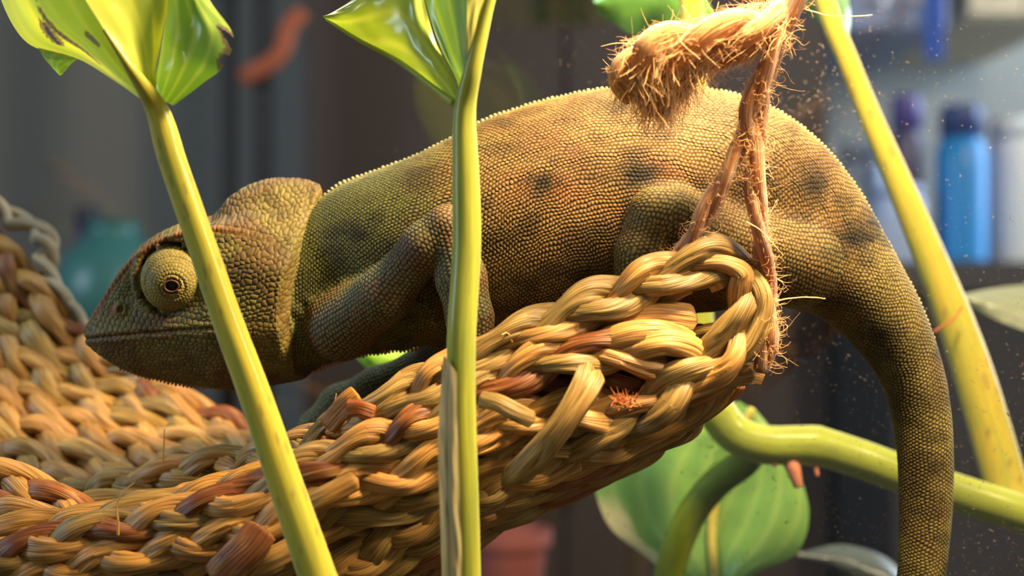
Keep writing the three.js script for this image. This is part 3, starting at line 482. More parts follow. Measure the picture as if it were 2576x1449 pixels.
      if (t < 5.4 && tail < 0.5) { scales(s, t + 0.2, 1.25, 1.2, 0.15, z > 0 ? 50 : 60); hgt = 0.22; ridge = 1; }
      else { scales(s + wob, t + wob * 1.5, lerp(lerp(0.92, 0.84, ng), 0.94, tail), lerp(lerp(0.8, 0.74, ng), 0.84, tail), 0.2, z > 0 ? 70 : 80); hgt = lerp(0.25, 0.2, ng); dome = 0.6; }
      if (px < 1120 && py > 760) { hgt = 0.16; }
      c = mixc(K.flank, K.neck, smooth(1330, 960, px + 60 * nn) * 0.85);
      c = mixc(c, K.band, smooth(8.5, 3.5, t + nf) * 0.8); c = mixc(c, K.tail, smooth(2040, 2200, px) * 0.7);
      c = mixc(c, K.belly, smooth(0.1, 0.6, n3(x * 0.05 + 20, y * 0.06, z * 0.05)) * 0.5);
      c = mixc(c, K.orange, blob(warm, px, py + 10 * nf) * 0.8); c = mixc(c, K.dark, Math.min(1, blob(spots, px + 14 * nf, py + 14 * nn) * 1.15));
      c = mixc(c, K.dark, smooth(0.2, 0.75, n3(x * 0.07 + 5, y * 0.12, z * 0.07)) * 0.45);
      if (tail > 0.3) c = mixc(c, K.dark, 0.35 * smooth(0.3, 0.9, Math.sin(s * 0.21 + nn)) * tail);
      // loose skin: shallow folds on throat and shoulder
      if (px < 1150 && h < 0.1) disp[i] += 0.5 * n2((x + y) * 0.16, (x - y) * 0.05) * smooth(0.1, -0.4, h);
    }
    const edge = cell.f2 - cell.f1; disp[i] += hgt * (dome * (1 - Math.min(1, cell.f1 * 1.5) ** 2) + (1 - dome) * smooth(0.02, 0.38, edge)) ;
    // scales sit as paler beads on darker skin; the rows along the spine are pale outlines round green plates
    if (reg === 0 || reg === 3) {
      const bead = smooth(0.5, 0.2, cell.f1), k = 0.82 + 0.4 * cell.id;
      if (ridge) c = mixc(mul(c, 1.25), mixc(mul(c, 0.75), K.neck, 0.55), smooth(0.5, 0.3, cell.f1) * ridge);
      else c = mixc(mul(mixc(c, K.skin, 0.45), 0.58), mul(c, 1.42 * k), bead * (reg === 3 ? 0.8 : 1));
    } else { c = mul(c, 0.80 + 0.42 * cell.id); c = mixc(c, K.skin, 0.55 * (1 - smooth(0.03, 0.2, edge)) * Math.min(1, hgt * 5)); }
    col[i * 3] = c[0]; col[i * 3 + 1] = c[1]; col[i * 3 + 2] = c[2];
  }
  let g = new THREE.BufferGeometry(); g.setAttribute('position', new THREE.Float32BufferAttribute(pos, 3)); g.setIndex(tri); g.computeVertexNormals();
  const nr = g.attributes.normal.array, pa = g.attributes.position.array; for (let i = 0; i < nv; i++) for (let k = 0; k < 3; k++) pa[i * 3 + k] += nr[i * 3 + k] * disp[i];
  g.setAttribute('color', new THREE.BufferAttribute(col, 3)); g.deleteAttribute('normal'); g.computeVertexNormals();
  const cham = thing('chameleon', 'olive tan chameleon with a tall casque lying along the woven hammock', 'chameleon', at(1300, 880, 0));
  const skin = phys({ vertexColors: true, roughness: 0.58, specularIntensity: 0.35 });
  part('body', g, skin, cham);
  for (const sgn of [1, -1]) {                                    // eyeballs in the turret openings
    const e = new THREE.SphereGeometry(3.5, 48, 32); const c = V(EYE.x + PUP.x * 4.0, EYE.y + PUP.y * 4.0, EYE.z + PUP.z * 4.0); e.translate(c.x, c.y, c.z * sgn);
    const lidRing = new THREE.TorusGeometry(1.5, 0.27, 14, 40); lidRing.scale(1.12, 0.92, 0.8); lidRing.lookAt(PUP); lidRing.translate(EYE.x + PUP.x * 7.35, EYE.y + PUP.y * 7.35, EYE.z + PUP.z * 7.35); if (sgn < 0) lidRing.scale(1, 1, -1);
    part('eyelid', lidRing, phys({ color: new THREE.Color('#4a2a18'), roughness: 0.6 }), cham, { label: 'thin brown eyelid rim' });
    part('eye', e, phys({ color: new THREE.Color('#0d0806'), roughness: 0.3, specularIntensity: 0.35 }), cham, { label: 'dark glossy eyeball in the turret opening' });
  }
  // crests: a row of small cone scales along the back and another under the throat
  const cones = (line, step, r, hgt, lean, seed) => {
    const R = rng(seed), L = curve(line), n = Math.floor(L.getLength() / step), out = [];
    for (let i = 0; i < n; i++) { const u = (i + 0.5) / n, p = L.getPointAt(u), t = L.getTangentAt(u), nn = V(-t.y, t.x, 0).multiplyScalar(lean), k = 0.8 + 0.4 * R(); const c = new THREE.SphereGeometry(1, 8, 6); c.scale(r * k, hgt * k, r * 1.1 * k); c.rotateZ(Math.atan2(t.y, t.x)); c.translate(p.x + nn.x * 0.12, p.y + nn.y * 0.12, p.z); out.push(c); }
    return mergeGeometries(out);
  };
  part('dorsal_crest', cones(topLine.slice(3, 24), 1.15, 0.5, 0.62, 1, 21), phys({ color: new THREE.Color('#8f8850'), roughness: 0.45 }), cham, { kind: 'stuff', label: 'row of pale bead scales along the spine' });
  part('throat_crest', cones(P2([[300, 922], [400, 953], [480, 967], [570, 972], [650, 962], [730, 946], [810, 923], [880, 898], [960, 883], [1060, 875]]), 0.95, 0.5, 0.85, -1, 22), phys({ color: new THREE.Color('#9a6a48'), roughness: 0.5 }), cham, { kind: 'stuff', label: 'fringe of small pinkish cone scales under the throat' });
}
// ---------------------------------------------------------------- woven hammock of three-strand seagrass braids
const fibreTex = dataTex(512, 256, (u, v) => { const k = 0.5 + 0.24 * n2(u * 2.0, v * 52) + 0.16 * n2(u * 3 + 3, v * 100) + 0.2 * n2(u * 1.5 + 9, v * 16); return [k, k, k]; }, false);
const fibreCol = dataTex(512, 256, (u, v) => { const k = 0.84 + 0.15 * n2(u * 2.0, v * 46) + 0.08 * n2(u * 4, v * 95) + 0.06 * n2(u * 2, v * 12); return [k, k * 0.985, k * 0.95]; }, true);
fibreTex.repeat.set(30, 1); fibreCol.repeat.set(30, 1);
const strawMat = phys({ vertexColors: true, map: fibreCol, bumpMap: fibreTex, bumpScale: 0.00024, roughness: 0.42, specularIntensity: 0.5 });
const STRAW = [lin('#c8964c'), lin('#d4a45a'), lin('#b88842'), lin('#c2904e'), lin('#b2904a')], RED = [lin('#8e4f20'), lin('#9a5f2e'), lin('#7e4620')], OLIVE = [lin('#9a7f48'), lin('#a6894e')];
const hammock = thing('woven_hammock', 'hammock of braided straw coloured seagrass carrying the chameleon', 'hammock', at(1000, 1449, 20));
let braidSeed = 100;
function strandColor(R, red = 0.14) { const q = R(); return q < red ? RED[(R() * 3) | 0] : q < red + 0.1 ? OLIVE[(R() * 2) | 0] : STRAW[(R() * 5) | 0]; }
// one strand: a bundle of folded leaf strips, striped along its length
function strandGeo(pts, w, th, c, seed, { nA = 26, up, roll, taperA = 1, taperB = 1, swell } = {}) {
  const ph = seed * 1.7, c2 = mul(c, 0.72), c3 = mixc(c, lin('#d8b46c'), 0.5), reddish = mixc(c, RED[0], 0.45);
  return sweep(pts, nA, (i, t, a, s) => {
    const fold = 0.10 * n3(Math.cos(a) * 2.2, Math.sin(a) * 2.2, s * 0.03 + ph) + 0.07 * n3(Math.cos(a) * 5, Math.sin(a) * 5, s * 0.05 + ph * 2), cr = (o, wd) => Math.exp(-(((((a + s * 0.055 + o + 40) % 6.2832) - 3.14159) / wd) ** 2)), crease = -0.22 * cr(ph, 0.15) - 0.16 * cr(ph + 1.5 + 0.5 * n2(s * 0.04, ph), 0.11) - 0.2 * cr(ph + 3.1, 0.15) - 0.14 * cr(ph + 4.6 + 0.5 * n2(s * 0.04, ph + 5), 0.11);
    const e = Math.min(1, taperA + t * 14) * Math.min(1, taperB + (1 - t) * 14), k = (1 + fold + crease) * e * (swell ? swell(i, t, s) : 1);
    return [w * k, th * k];
  }, { up, roll, color: (t, a, s) => { const m = n3(Math.cos(a + s * 0.04) * 3.2, Math.sin(a + s * 0.04) * 3.2, s * 0.03 + ph), m2 = n3(Math.cos(a) * 1.3 + 7, Math.sin(a) * 1.3, s * 0.02 + ph); let q = m > 0 ? mixc(c, c3, m * 0.8) : mixc(c, c2, -m * 0.9); return mixc(q, reddish, smooth(0.25, 0.8, m2) * 0.8); } });
}
function braid(list, { L = 43, A = 2.6, Bn = 1.5, w = 2.45, th = 1.85, scale = 1, N = V(0, 0.25, 1), red = 0.14, nA = 26, step = 0.75, phase, name = 'braid', tone } = {}) {
  if (list[0][0] < -50) { const a = list[0], b = list[1], k = 260 / Math.max(60, b[0] - a[0]); list = [a.map((v, i) => v - (b[i] - v) * k * (i === 1 ? 0.7 : 1)), ...list]; }
  const seed = braidSeed++, R = rng(seed), P = path(list), len = P.getLength(), n = Math.max(8, Math.ceil(len / step)), g = subgroup(name, hammock), ph0 = phase ?? R() * 6.28;
  A *= scale; Bn *= scale; w *= scale; th *= scale; L *= scale;
  const C = [], Bi = [], Nn = [];
  for (let i = 0; i <= n; i++) { const u = i / n, t = P.getTangentAt(u); let nn = (typeof N === 'function' ? N(u) : N).clone(); nn.addScaledVector(t, -nn.dot(t)).normalize(); C.push(P.getPointAt(u)); Nn.push(nn); Bi.push(nn.clone().cross(t).normalize()); }
  for (let k = 0; k < 3; k++) {
    const c = mul(strandColor(R, red), 1), pts = [], kw = 0.88 + 0.24 * R();
    for (let i = 0; i <= n; i++) { const s = len * i / n, ph = ph0 + 2 * Math.PI * (s / L + k / 3) + 0.5 * n2(s * 0.03, seed + k * 3), a = A * (1 + 0.12 * n2(s * 0.05, seed + 40)); pts.push(C[i].clone().addScaledVector(Bi[i], a * Math.sin(ph)).addScaledVector(Nn[i], Bn * Math.sin(2 * ph) + 0.2 * n2(s * 0.06, seed + k))); }
    part('strand', strandGeo(pts, w * kw, th * (0.9 + 0.2 * R()), tone ? mixc(c, tone, 0.5) : c, seed + k * 31, { nA, up: (i) => Nn[Math.min(i, n)], roll: (i, t, s) => 0.45 * Math.sin(2 * Math.PI * (s / L + k / 3) + ph0 + 0.6) + 0.25 * n2(s * 0.05, seed + k * 9), swell: (i, t, s) => 1 + 0.2 * Math.sin(2 * (ph0 + 2 * Math.PI * (s / L + k / 3) + 0.5 * n2(s * 0.03, seed + k * 3))) }), strawMat, g);
  }
  return g;
}
// rim braid: dark left stretch, over the near edge, round the tip and back along the underside
braid([[130, 1268, -20], [210, 1250, -15], [350, 1214, -9], [520, 1180, -4], [640, 1160, 5], [740, 1130, 18], [850, 1082, 30], [960, 1038, 37], [1080, 968, 38], [1190, 905, 38], [1300, 856, 38], [1420, 796, 37], [1540, 748, 36], [1640, 706, 35], [1740, 668, 34], [1820, 656, 33], [1878, 686, 32], [1888, 750, 33], [1870, 822, 35], [1815, 893, 37], [1730, 955, 38], [1655, 1015, 38], [1570, 1055, 37], [1480, 1085, 35], [1390, 1115, 33], [1310, 1140, 31]], { scale: 1.12, N: (u) => V(0.15 * smooth(0.55, 0.75, u), 0.3, 1), phase: 0.4 });
braid([[-80, 1422, 33], [60, 1386, 36], [170, 1352, 37], [300, 1328, 38], [450, 1296, 39], [580, 1262, 40], [700, 1212, 41], [800, 1168, 41], [900, 1132, 41], [1010, 1092, 41], [1120, 1035, 41], [1230, 972, 40], [1330, 925, 40], [1440, 890, 39], [1560, 888, 38], [1690, 895, 36]], { scale: 1.05, phase: 1.2 });
braid([[-80, 1490, 32], [100, 1448, 36], [250, 1412, 38], [400, 1380, 40], [560, 1350, 41], [680, 1310, 42], [780, 1255, 42], [900, 1214, 42], [1020, 1192, 42], [1110, 1148, 42], [1210, 1082, 41], [1320, 1046, 40], [1440, 1032, 38], [1560, 1034, 36]], { scale: 1.05, red: 0.34, phase: 2.6 });
braid([[180, 1530, 32], [330, 1480, 34], [470, 1446, 36], [610, 1418, 37], [720, 1372, 37], [820, 1316, 37], [930, 1284, 36], [1040, 1258, 36], [1140, 1196, 36], [1230, 1150, 36], [1330, 1122, 35], [1430, 1108, 34]], { red: 0.25, phase: 4 });
braid([[520, 1540, 27], [690, 1478, 29], [850, 1436, 30], [960, 1376, 31], [1050, 1306, 32], [1120, 1258, 33], [1220, 1216, 33], [1340, 1182, 32], [1440, 1140, 31]], { scale: 1.08, red: 0.05, phase: 0.9, N: V(0, -0.25, 1) });
braid([[640, 1600, 18], [800, 1520, 20], [920, 1450, 21], [1010, 1390, 22], [1090, 1330, 23], [1160, 1270, 24], [1250, 1232, 25]], { red: 0.05, N: V(0, -0.3, 1) });
// second layer that shows in the gaps
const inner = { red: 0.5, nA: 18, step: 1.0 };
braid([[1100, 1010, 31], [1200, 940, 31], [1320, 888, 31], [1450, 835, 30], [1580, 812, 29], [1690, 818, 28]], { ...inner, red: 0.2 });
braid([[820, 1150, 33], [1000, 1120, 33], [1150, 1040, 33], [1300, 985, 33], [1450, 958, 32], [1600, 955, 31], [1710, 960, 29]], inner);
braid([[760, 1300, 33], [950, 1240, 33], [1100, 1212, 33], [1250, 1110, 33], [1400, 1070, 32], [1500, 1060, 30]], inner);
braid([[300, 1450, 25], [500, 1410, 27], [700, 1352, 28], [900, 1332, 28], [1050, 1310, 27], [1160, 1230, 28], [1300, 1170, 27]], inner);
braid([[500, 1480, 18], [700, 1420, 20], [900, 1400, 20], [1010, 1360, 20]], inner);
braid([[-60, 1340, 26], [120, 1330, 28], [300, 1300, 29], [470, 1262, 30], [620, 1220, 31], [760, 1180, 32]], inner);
// floor of the hammock and its far underside
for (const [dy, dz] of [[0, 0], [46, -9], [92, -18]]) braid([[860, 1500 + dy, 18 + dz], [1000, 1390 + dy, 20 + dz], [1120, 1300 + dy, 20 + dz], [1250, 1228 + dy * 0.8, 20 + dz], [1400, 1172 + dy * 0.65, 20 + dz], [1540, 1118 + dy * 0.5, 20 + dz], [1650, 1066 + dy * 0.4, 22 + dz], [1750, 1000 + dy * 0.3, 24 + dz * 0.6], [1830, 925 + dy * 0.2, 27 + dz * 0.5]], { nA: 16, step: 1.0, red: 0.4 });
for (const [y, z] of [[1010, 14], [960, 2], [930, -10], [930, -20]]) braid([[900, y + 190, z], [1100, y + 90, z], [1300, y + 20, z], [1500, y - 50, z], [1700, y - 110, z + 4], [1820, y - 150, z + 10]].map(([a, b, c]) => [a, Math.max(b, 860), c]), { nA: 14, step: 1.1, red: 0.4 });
// left part: brown shaded row, near left rows and the far wall that climbs to the upper left
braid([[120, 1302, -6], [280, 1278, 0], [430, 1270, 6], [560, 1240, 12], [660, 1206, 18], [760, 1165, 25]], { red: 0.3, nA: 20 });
braid([[-90, 1178, 6], [40, 1215, 10], [140, 1262, 13], [230, 1318, 16], [300, 1370, 20]], { scale: 1.1, nA: 20, red: 0.05 });
braid([[-90, 1262, 14], [30, 1290, 18], [130, 1325, 21], [220, 1372, 25]], { nA: 20 });
const far = { scale: 1.3, nA: 16, step: 1.1, N: V(0.35, 0.45, 0.8) };
braid([[-90, 545, -76], [0, 640, -74], [90, 742, -70], [200, 848, -66], [330, 948, -60], [450, 1016, -54], [560, 1076, -47], [660, 1142, -38]], far);
braid([[-90, 640, -72], [0, 738, -70], [100, 846, -66], [230, 948, -60], [360, 1028, -53], [500, 1092, -45], [620, 1150, -36]], far);
braid([[-90, 745, -67], [0, 842, -65], [110, 946, -60], [250, 1032, -54], [400, 1096, -46], [550, 1146, -36]], far);
braid([[-90, 852, -62], [0, 942, -60], [110, 1030, -54], [240, 1096, -47], [380, 1150, -38], [500, 1182, -30]], far);
braid([[-90, 958, -54], [0, 1030, -50], [110, 1106, -44], [220, 1168, -36], [320, 1215, -28]], far);
braid([[-90, 1060, -44], [0, 1118, -38], [100, 1180, -30], [190, 1238, -20]], far);
braid([[-90, 690, -80], [0, 790, -78], [110, 900, -74], [240, 990, -68], [380, 1060, -60], [520, 1120, -50]], far);
braid([[-90, 900, -70], [0, 990, -67], [110, 1070, -61], [240, 1130, -52], [360, 1180, -42]], far);
// pale raffia edging on the far wall
const cordCol = lin('#a59a82');
{ const g = subgroup('edging', hammock, { label: 'pale raffia edging knotted along the far rim' }); const E = [[-90, 470, -84], [10, 540, -80], [112, 602, -76], [118, 690, -73], [180, 780, -70], [238, 870, -66], [300, 935, -62], [360, 985, -58]];
  for (let k = 0; k < 2; k++) { const P = path(E).getPoints(70).map((p, i) => p.add(V(2.0 * Math.sin(i * 0.55 + k * 3.14), 1.6 * Math.cos(i * 0.55 + k * 3.14), 1.5 * Math.sin(i * 0.4 + k * 3)))); part('strand', strandGeo(P, 2.1, 1.6, cordCol, 400 + k, { nA: 14 }), strawMat, g); } }
// loose strips, wrapped ties and cut ends
function strip(list, w, th, c, name = 'loose_strip', o = {}) { const P = path(list).getPoints(28), seed = braidSeed++; return part(name, strandGeo(P, w, th, c, seed, { nA: 18, up: o.up ?? V(0, 0.2, 1), roll: o.roll, taperA: o.ta ?? 0.5, taperB: o.tb ?? 0.3 }), strawMat, hammock); }
strip([[1478, 905, 40], [1462, 960, 45], [1428, 1030, 47], [1380, 1095, 47], [1320, 1160, 45], [1262, 1222, 42]], 2.1, 1.2, OLIVE[1], 'wrap_strip', { ta: 0.3, tb: 0.1 });
strip([[1508, 930, 42], [1482, 985, 47], [1440, 1050, 48.5], [1398, 1110, 48], [1350, 1165, 45], [1290, 1215, 42]], 2.0, 1.1, OLIVE[1], 'wrap_strip', { ta: 0.1, tb: 0.1 });
strip([[1205, 1002, 45], [1250, 1012, 47], [1300, 1038, 47.5], [1345, 1058, 46]], 2.0, 0.7, OLIVE[1]);
strip([[1480, 880, 36], [1560, 850, 39], [1640, 838, 39], [1700, 850, 37], [1745, 872, 35]], 3.2, 2.0, STRAW[3], 'cut_end');
strip([[1540, 900, 37], [1620, 870, 40], [1680, 862, 40], [1738, 878, 38], [1755, 895, 36]], 3.0, 1.9, STRAW[1], 'cut_end');
strip([[1500, 830, 32], [1580, 802, 35], [1660, 795, 35], [1752, 808, 33]], 3.4, 2.0, STRAW[3], 'cut_end');
strip([[1610, 800, 30], [1660, 760, 32], [1700, 730, 33], [1740, 712, 33]], 2.3, 1.6, STRAW[2], 'cut_end');
strip([[1815, 722, 32], [1800, 690, 33], [1812, 660, 33]], 2.6, 1.8, STRAW[1], 'cut_end');
strip([[1800, 935, 32], [1850, 945, 30], [1895, 938, 28], [1915, 945, 26]], 2.4, 1.5, STRAW[3], 'cut_end');
strip([[820, 1075, 35], [850, 1040, 36], [880, 1010, 37], [900, 995, 37]], 2.6, 0.6, lin('#b47a2e'), 'torn_strip', { tb: 0.9 });
strip([[872, 1030, 39], [905, 1028, 40], [940, 1040, 40]], 2.0, 0.8, lin('#a85a1c'), 'torn_strip', { tb: 0.9 });
strip([[660, 1330, 47], [630, 1372, 48], [590, 1412, 48], [545, 1460, 47]], 4.0, 0.9, RED[1], 'loose_strip', { ta: 0.8, tb: 0.9 });
strip([[600, 1440, 44], [700, 1395, 46], [780, 1350, 45]], 2.4, 1.6, STRAW[1]);
strip([[770, 1270, 46], [830, 1240, 47], [900, 1205, 46]], 2.2, 1.2, STRAW[0]);
{ const R = rng(5), tuft = []; for (let i = 0; i < 70; i++) { const a = [1540 + 60 * R(), 1000 + 26 * R(), 42 + 2 * R()], p = at(...a), d = V(R() - 0.6, R() - 0.3, R() * 0.6).multiplyScalar(3 + 3 * R()); tuft.push(tube([p, p.clone().addScaledVector(d, 0.5).add(V(0, 0.5 * (R() - 0.5), 0)), p.clone().add(d)], (t) => 0.16 * (1 - 0.7 * t), 4)); } part('frayed_tuft', mergeGeometries(tuft), std({ color: new THREE.Color('#a85f2a'), roughness: 0.7 }), hammock, { kind: 'stuff' }); }
for (const L of [[[297, 1345, 43], [297, 1310, 44], [293, 1275, 44.5], [305, 1245, 45], [318, 1230, 45], [336, 1216, 45]], [[410, 1165, 0], [412, 1120, 2], [414, 1078, 3]], [[825, 1072, 30], [838, 1030, 30], [846, 990, 31]], [[1288, 860, 40], [1276, 838, 41], [1262, 842, 42]]]) part('loose_fibre', tube(path(L).getPoints(16), (t) => 0.3 * (1 - 0.6 * t), 6), std({ color: new THREE.Color('#cf9a4a'), roughness: 0.6 }), hammock);
// ---------------------------------------------------------------- jute twine
{
  const R = rng(300), twine = thing('jute_twine', 'hairy orange jute twine tied from the bar to the hammock tip', 'twine', at(1920, 700, 34));
  const jute = phys({ vertexColors: true, map: fibreCol, bumpMap: fibreTex, bumpScale: 0.0003, roughness: 0.95, transmission: 0.5, thickness: 0, sheen: 0.4, sheenRoughness: 0.5, sheenColor: new THREE.Color('#e8b070') });
  const J = [lin('#dd9034'), lin('#ca7c28'), lin('#ebb05a'), lin('#f4d696')];
  const ply = (P, r, turns, off, c, seed, name, parent) => { const n = P.length, pts = P.map((p, i) => { const a = turns * 6.283 * i / (n - 1) + seed, t = P[Math.min(n - 1, i + 1)].clone().sub(P[Math.max(0, i - 1)]).normalize(), u = V(0, 0, 1), s = t.clone().cross(u).normalize(), k = typeof off === 'function' ? off(i / (n - 1)) : off; return p.clone().addScaledVector(s, Math.cos(a) * k).addScaledVector(u, Math.sin(a) * k); });
    return part(name, sweep(pts, 16, (i, t, a, s) => { const k = (typeof r === 'function' ? r(t) : r) * (1 + 0.06 * n3(Math.cos(a) * 3, Math.sin(a) * 3, s * 0.06 + seed) + 0.05 * n2(s * 0.1, seed)); return [k, k]; }, { color: (t, a, s) => { const m = n3(Math.cos(a) * 3, Math.sin(a) * 3, s * 0.1 + seed * 3); return m > 0 ? mixc(c, J[3], m * 0.7) : mixc(c, J[1], -m); } }), jute, parent); };
  const hairs = [];
  // a hair leaves a point of the cord, curls and ends
  const hair = (p, dir, len, r, curl, c) => { const pts = [p.clone()], d = dir.clone().normalize(), n = 11, ax = V(R() - 0.5, R() - 0.5, R() - 0.5).normalize(); let q = p.clone(); for (let i = 0; i < n; i++) { d.applyAxisAngle(ax, curl * (0.5 + R()) / n); d.add(V(R() - 0.5, R() - 0.5, R() - 0.5).multiplyScalar(0.25)).normalize(); q = q.clone().addScaledVector(d, len / n); pts.push(q); } hairs.push(tube(pts, (t) => r * (1 - 0.55 * t), 4, { caps: false, color: () => c })); };
  const fuzz = (P, r, count, lenMin, lenMax, curl) => { for (let i = 0; i < count; i++) { const k = (R() * (P.length - 1)) | 0, p = P[k], t = P[Math.min(P.length - 1, k + 1)].clone().sub(P[Math.max(0, k - 1)]).normalize(), s = t.clone().cross(V(0, 0, 1)).normalize(), a = R() * 6.283, o = s.multiplyScalar(Math.cos(a)).add(V(0, 0, Math.sin(a))); hair(p.clone().addScaledVector(o, r * 0.85), o.clone().multiplyScalar(0.8).addScaledVector(t, (R() - 0.5) * 1.8), lenMin + (lenMax - lenMin) * R() * R(), 0.035 + 0.035 * R(), curl * (R() - 0.5) * 2, mixc(J[2], lin('#e8c48c'), R())); } };
  const barEnd = V(131, 108, 38);
  const main = [barEnd, at(2300, -350, 37), at(2080, -140, 36), at(1990, 10, 36), at(1955, 110, 36), at(1915, 225, 35.5), at(1890, 310, 35)];
  const A = curve([...main, at(1862, 372, 35), at(1815, 460, 35), at(1765, 555, 34), at(1715, 642, 31), at(1700, 690, 26)]).getPoints(170);
  const B = curve([...main, at(1888, 380, 35), at(1900, 480, 35), at(1914, 600, 34), at(1925, 690, 31), at(1934, 780, 32), at(1930, 860, 34), at(1915, 930, 33)]).getPoints(190);
  const fA = (t) => t < 0.5 ? 1 : 0, mk = (P, name, sd, cx) => { const g = subgroup(name, twine), n = P.length, sp = P.map((p, i) => { const u = i / (n - 1), k = 2.3 * smooth(0.62, 0.5, u), a = u * 5 + sd; return p.clone().add(V(Math.cos(a) * k, Math.cos(a) * k * 0.4, Math.sin(a) * k)); }); ply(sp, 1.6, 3.2, 0.9, J[0], sd, 'ply', g); ply(sp, 1.6, 3.2, 0.9, J[1], sd + 3.14, 'ply', g); fuzz(sp, 2.2, cx, 1.5, 9, 9); return g; };
  mk(A, 'cord', 0, 900); mk(B, 'cord', 3.14, 1300);
  // thick frayed end of the knot
  const kn = curve([at(1972, 40, 36), at(1915, 62, 40), at(1850, 74, 42), at(1760, 96, 43), at(1690, 118, 43), at(1630, 142, 42), at(1598, 180, 41), at(1606, 236, 40)]).getPoints(90), kg = subgroup('knot_end', twine, { label: 'thick frayed end of the knot under the lamp' });
  ply(kn, (t) => lerp(2.4, 3.3, smooth(0.1, 0.7, t)), 1.6, (t) => lerp(1.6, 2.6, smooth(0.1, 0.7, t)), J[2], 0.5, 'ply', kg); ply(kn, (t) => lerp(2.4, 3.3, smooth(0.1, 0.7, t)), 1.6, (t) => lerp(1.6, 2.6, smooth(0.1, 0.7, t)), J[2], 3.6, 'ply', kg);
  const kn2 = curve([at(1960, 70, 35), at(1880, 100, 37), at(1790, 138, 38), at(1720, 176, 38), at(1670, 220, 38), at(1640, 270, 38)]).getPoints(60);
  ply(kn2, (t) => lerp(2.2, 3.4, t), 1.2, 1.6, J[0], 1.2, 'ply', kg); ply(kn2, (t) => lerp(2.2, 3.4, t), 1.2, 1.6, J[2], 4.3, 'ply', kg);
  fuzz(kn, 5.0, 500, 2, 7, 3); fuzz(kn2, 4.5, 350, 2, 7, 3);
  for (const [P, r, cnt] of [[kn, 4.3, 380], [kn2, 4.0, 260]]) for (let i = 0; i < cnt; i++) { const k = (R() * (P.length - 2)) | 0, t = P[k + 1].clone().sub(P[k]).normalize(), s = t.clone().cross(V(0, 0, 1)).normalize(), a = R() * 6.283, o = s.multiplyScalar(Math.cos(a)).add(V(0, 0, Math.sin(a))); hair(P[k].clone().addScaledVector(o, r * (0.9 + 0.25 * R())), t.clone().addScaledVector(o, 0.1 + 0.5 * R() * R()).add(V(0, -0.25, 0)), 3 + 5 * R(), 0.04 + 0.03 * R(), 1.4 * (R() - 0.5), mixc(J[2], J[3], R())); }
  // brush of loose fibres hanging from the end
  for (let i = 0; i < 700; i++) { const f = R(), k = ((0.55 + 0.45 * R()) * 89) | 0, src = R() < 0.5 ? kn[k] : kn2[Math.min(59, (0.5 + 0.5 * R()) * 59 | 0)], p = src.clone().add(V((R() - 0.5) * 7, (R() - 0.5) * 6, (R() - 0.4) * 7)), d = V((R() - 0.5) * 0.9, -1, (R() - 0.5) * 0.8); hair(p, d, 4 + 7 * R(), 0.07 + 0.05 * R(), 1.6 * (R() - 0.5), mixc(J[2], J[3], R())); }
  for (let i = 0; i < 40; i++) hair(at(1580 + 12 * R(), 175 + 35 * R(), 40), V(-1, 0.05 + 0.2 * R(), 0.1), 3 + 2.5 * R(), 0.07, 0.3, J[2]);
  for (const [x, y, dx, dy, l] of [[2010, 20, 1, -0.35, 16], [2000, 30, 0.9, 0.15, 9], [1600, 110, -1, 0.25, 8], [1880, 560, 0.6, -0.3, 12], [1950, 760, 1, 0.35, 11], [1720, 180, 1, -0.2, 12]]) hair(at(x, y, 38), V(dx, dy, 0.1), l, 0.13, 0.8, J[3]);
  part('loose_hairs', mergeGeometries(hairs), phys({ vertexColors: true, roughness: 0.9, transmission: 0.3, thickness: 0 }), twine, { kind: 'stuff', label: 'curling loose hairs of the twine' });
}
// ---------------------------------------------------------------- plants
const leafMat = (color, rough = 0.95, coat = 0.9, cr = 0.22, tr = 0.45) => phys({ vertexColors: true, color: new THREE.Color(color), roughness: rough, clearcoat: coat, clearcoatRoughness: cr, transmission: tr, thickness: 0, bumpMap: mottled, bumpScale: 0.00006 });
const stemTex = dataTex(256, 256, (u, v) => { const k = 0.93 + 0.03 * n2(u * 10, v * 30) + 0.04 * n2(u * 3, v * 9); return [k, k, k * 0.9]; }, true); stemTex.repeat.set(12, 2);
const stemMat = (o) => phys({ vertexColors: true, map: stemTex, roughness: 0.9, clearcoat: 0.4, clearcoatRoughness: 0.2, transmission: 0.25, thickness: 0, ...o });
const G = { yel: lin('#bcaa08'), lime: lin('#8c9408'), green: lin('#6f9416'), deep: lin('#3f6413'), brown: lin('#5a3a1c'), pale: lin('#d8cf7a') };
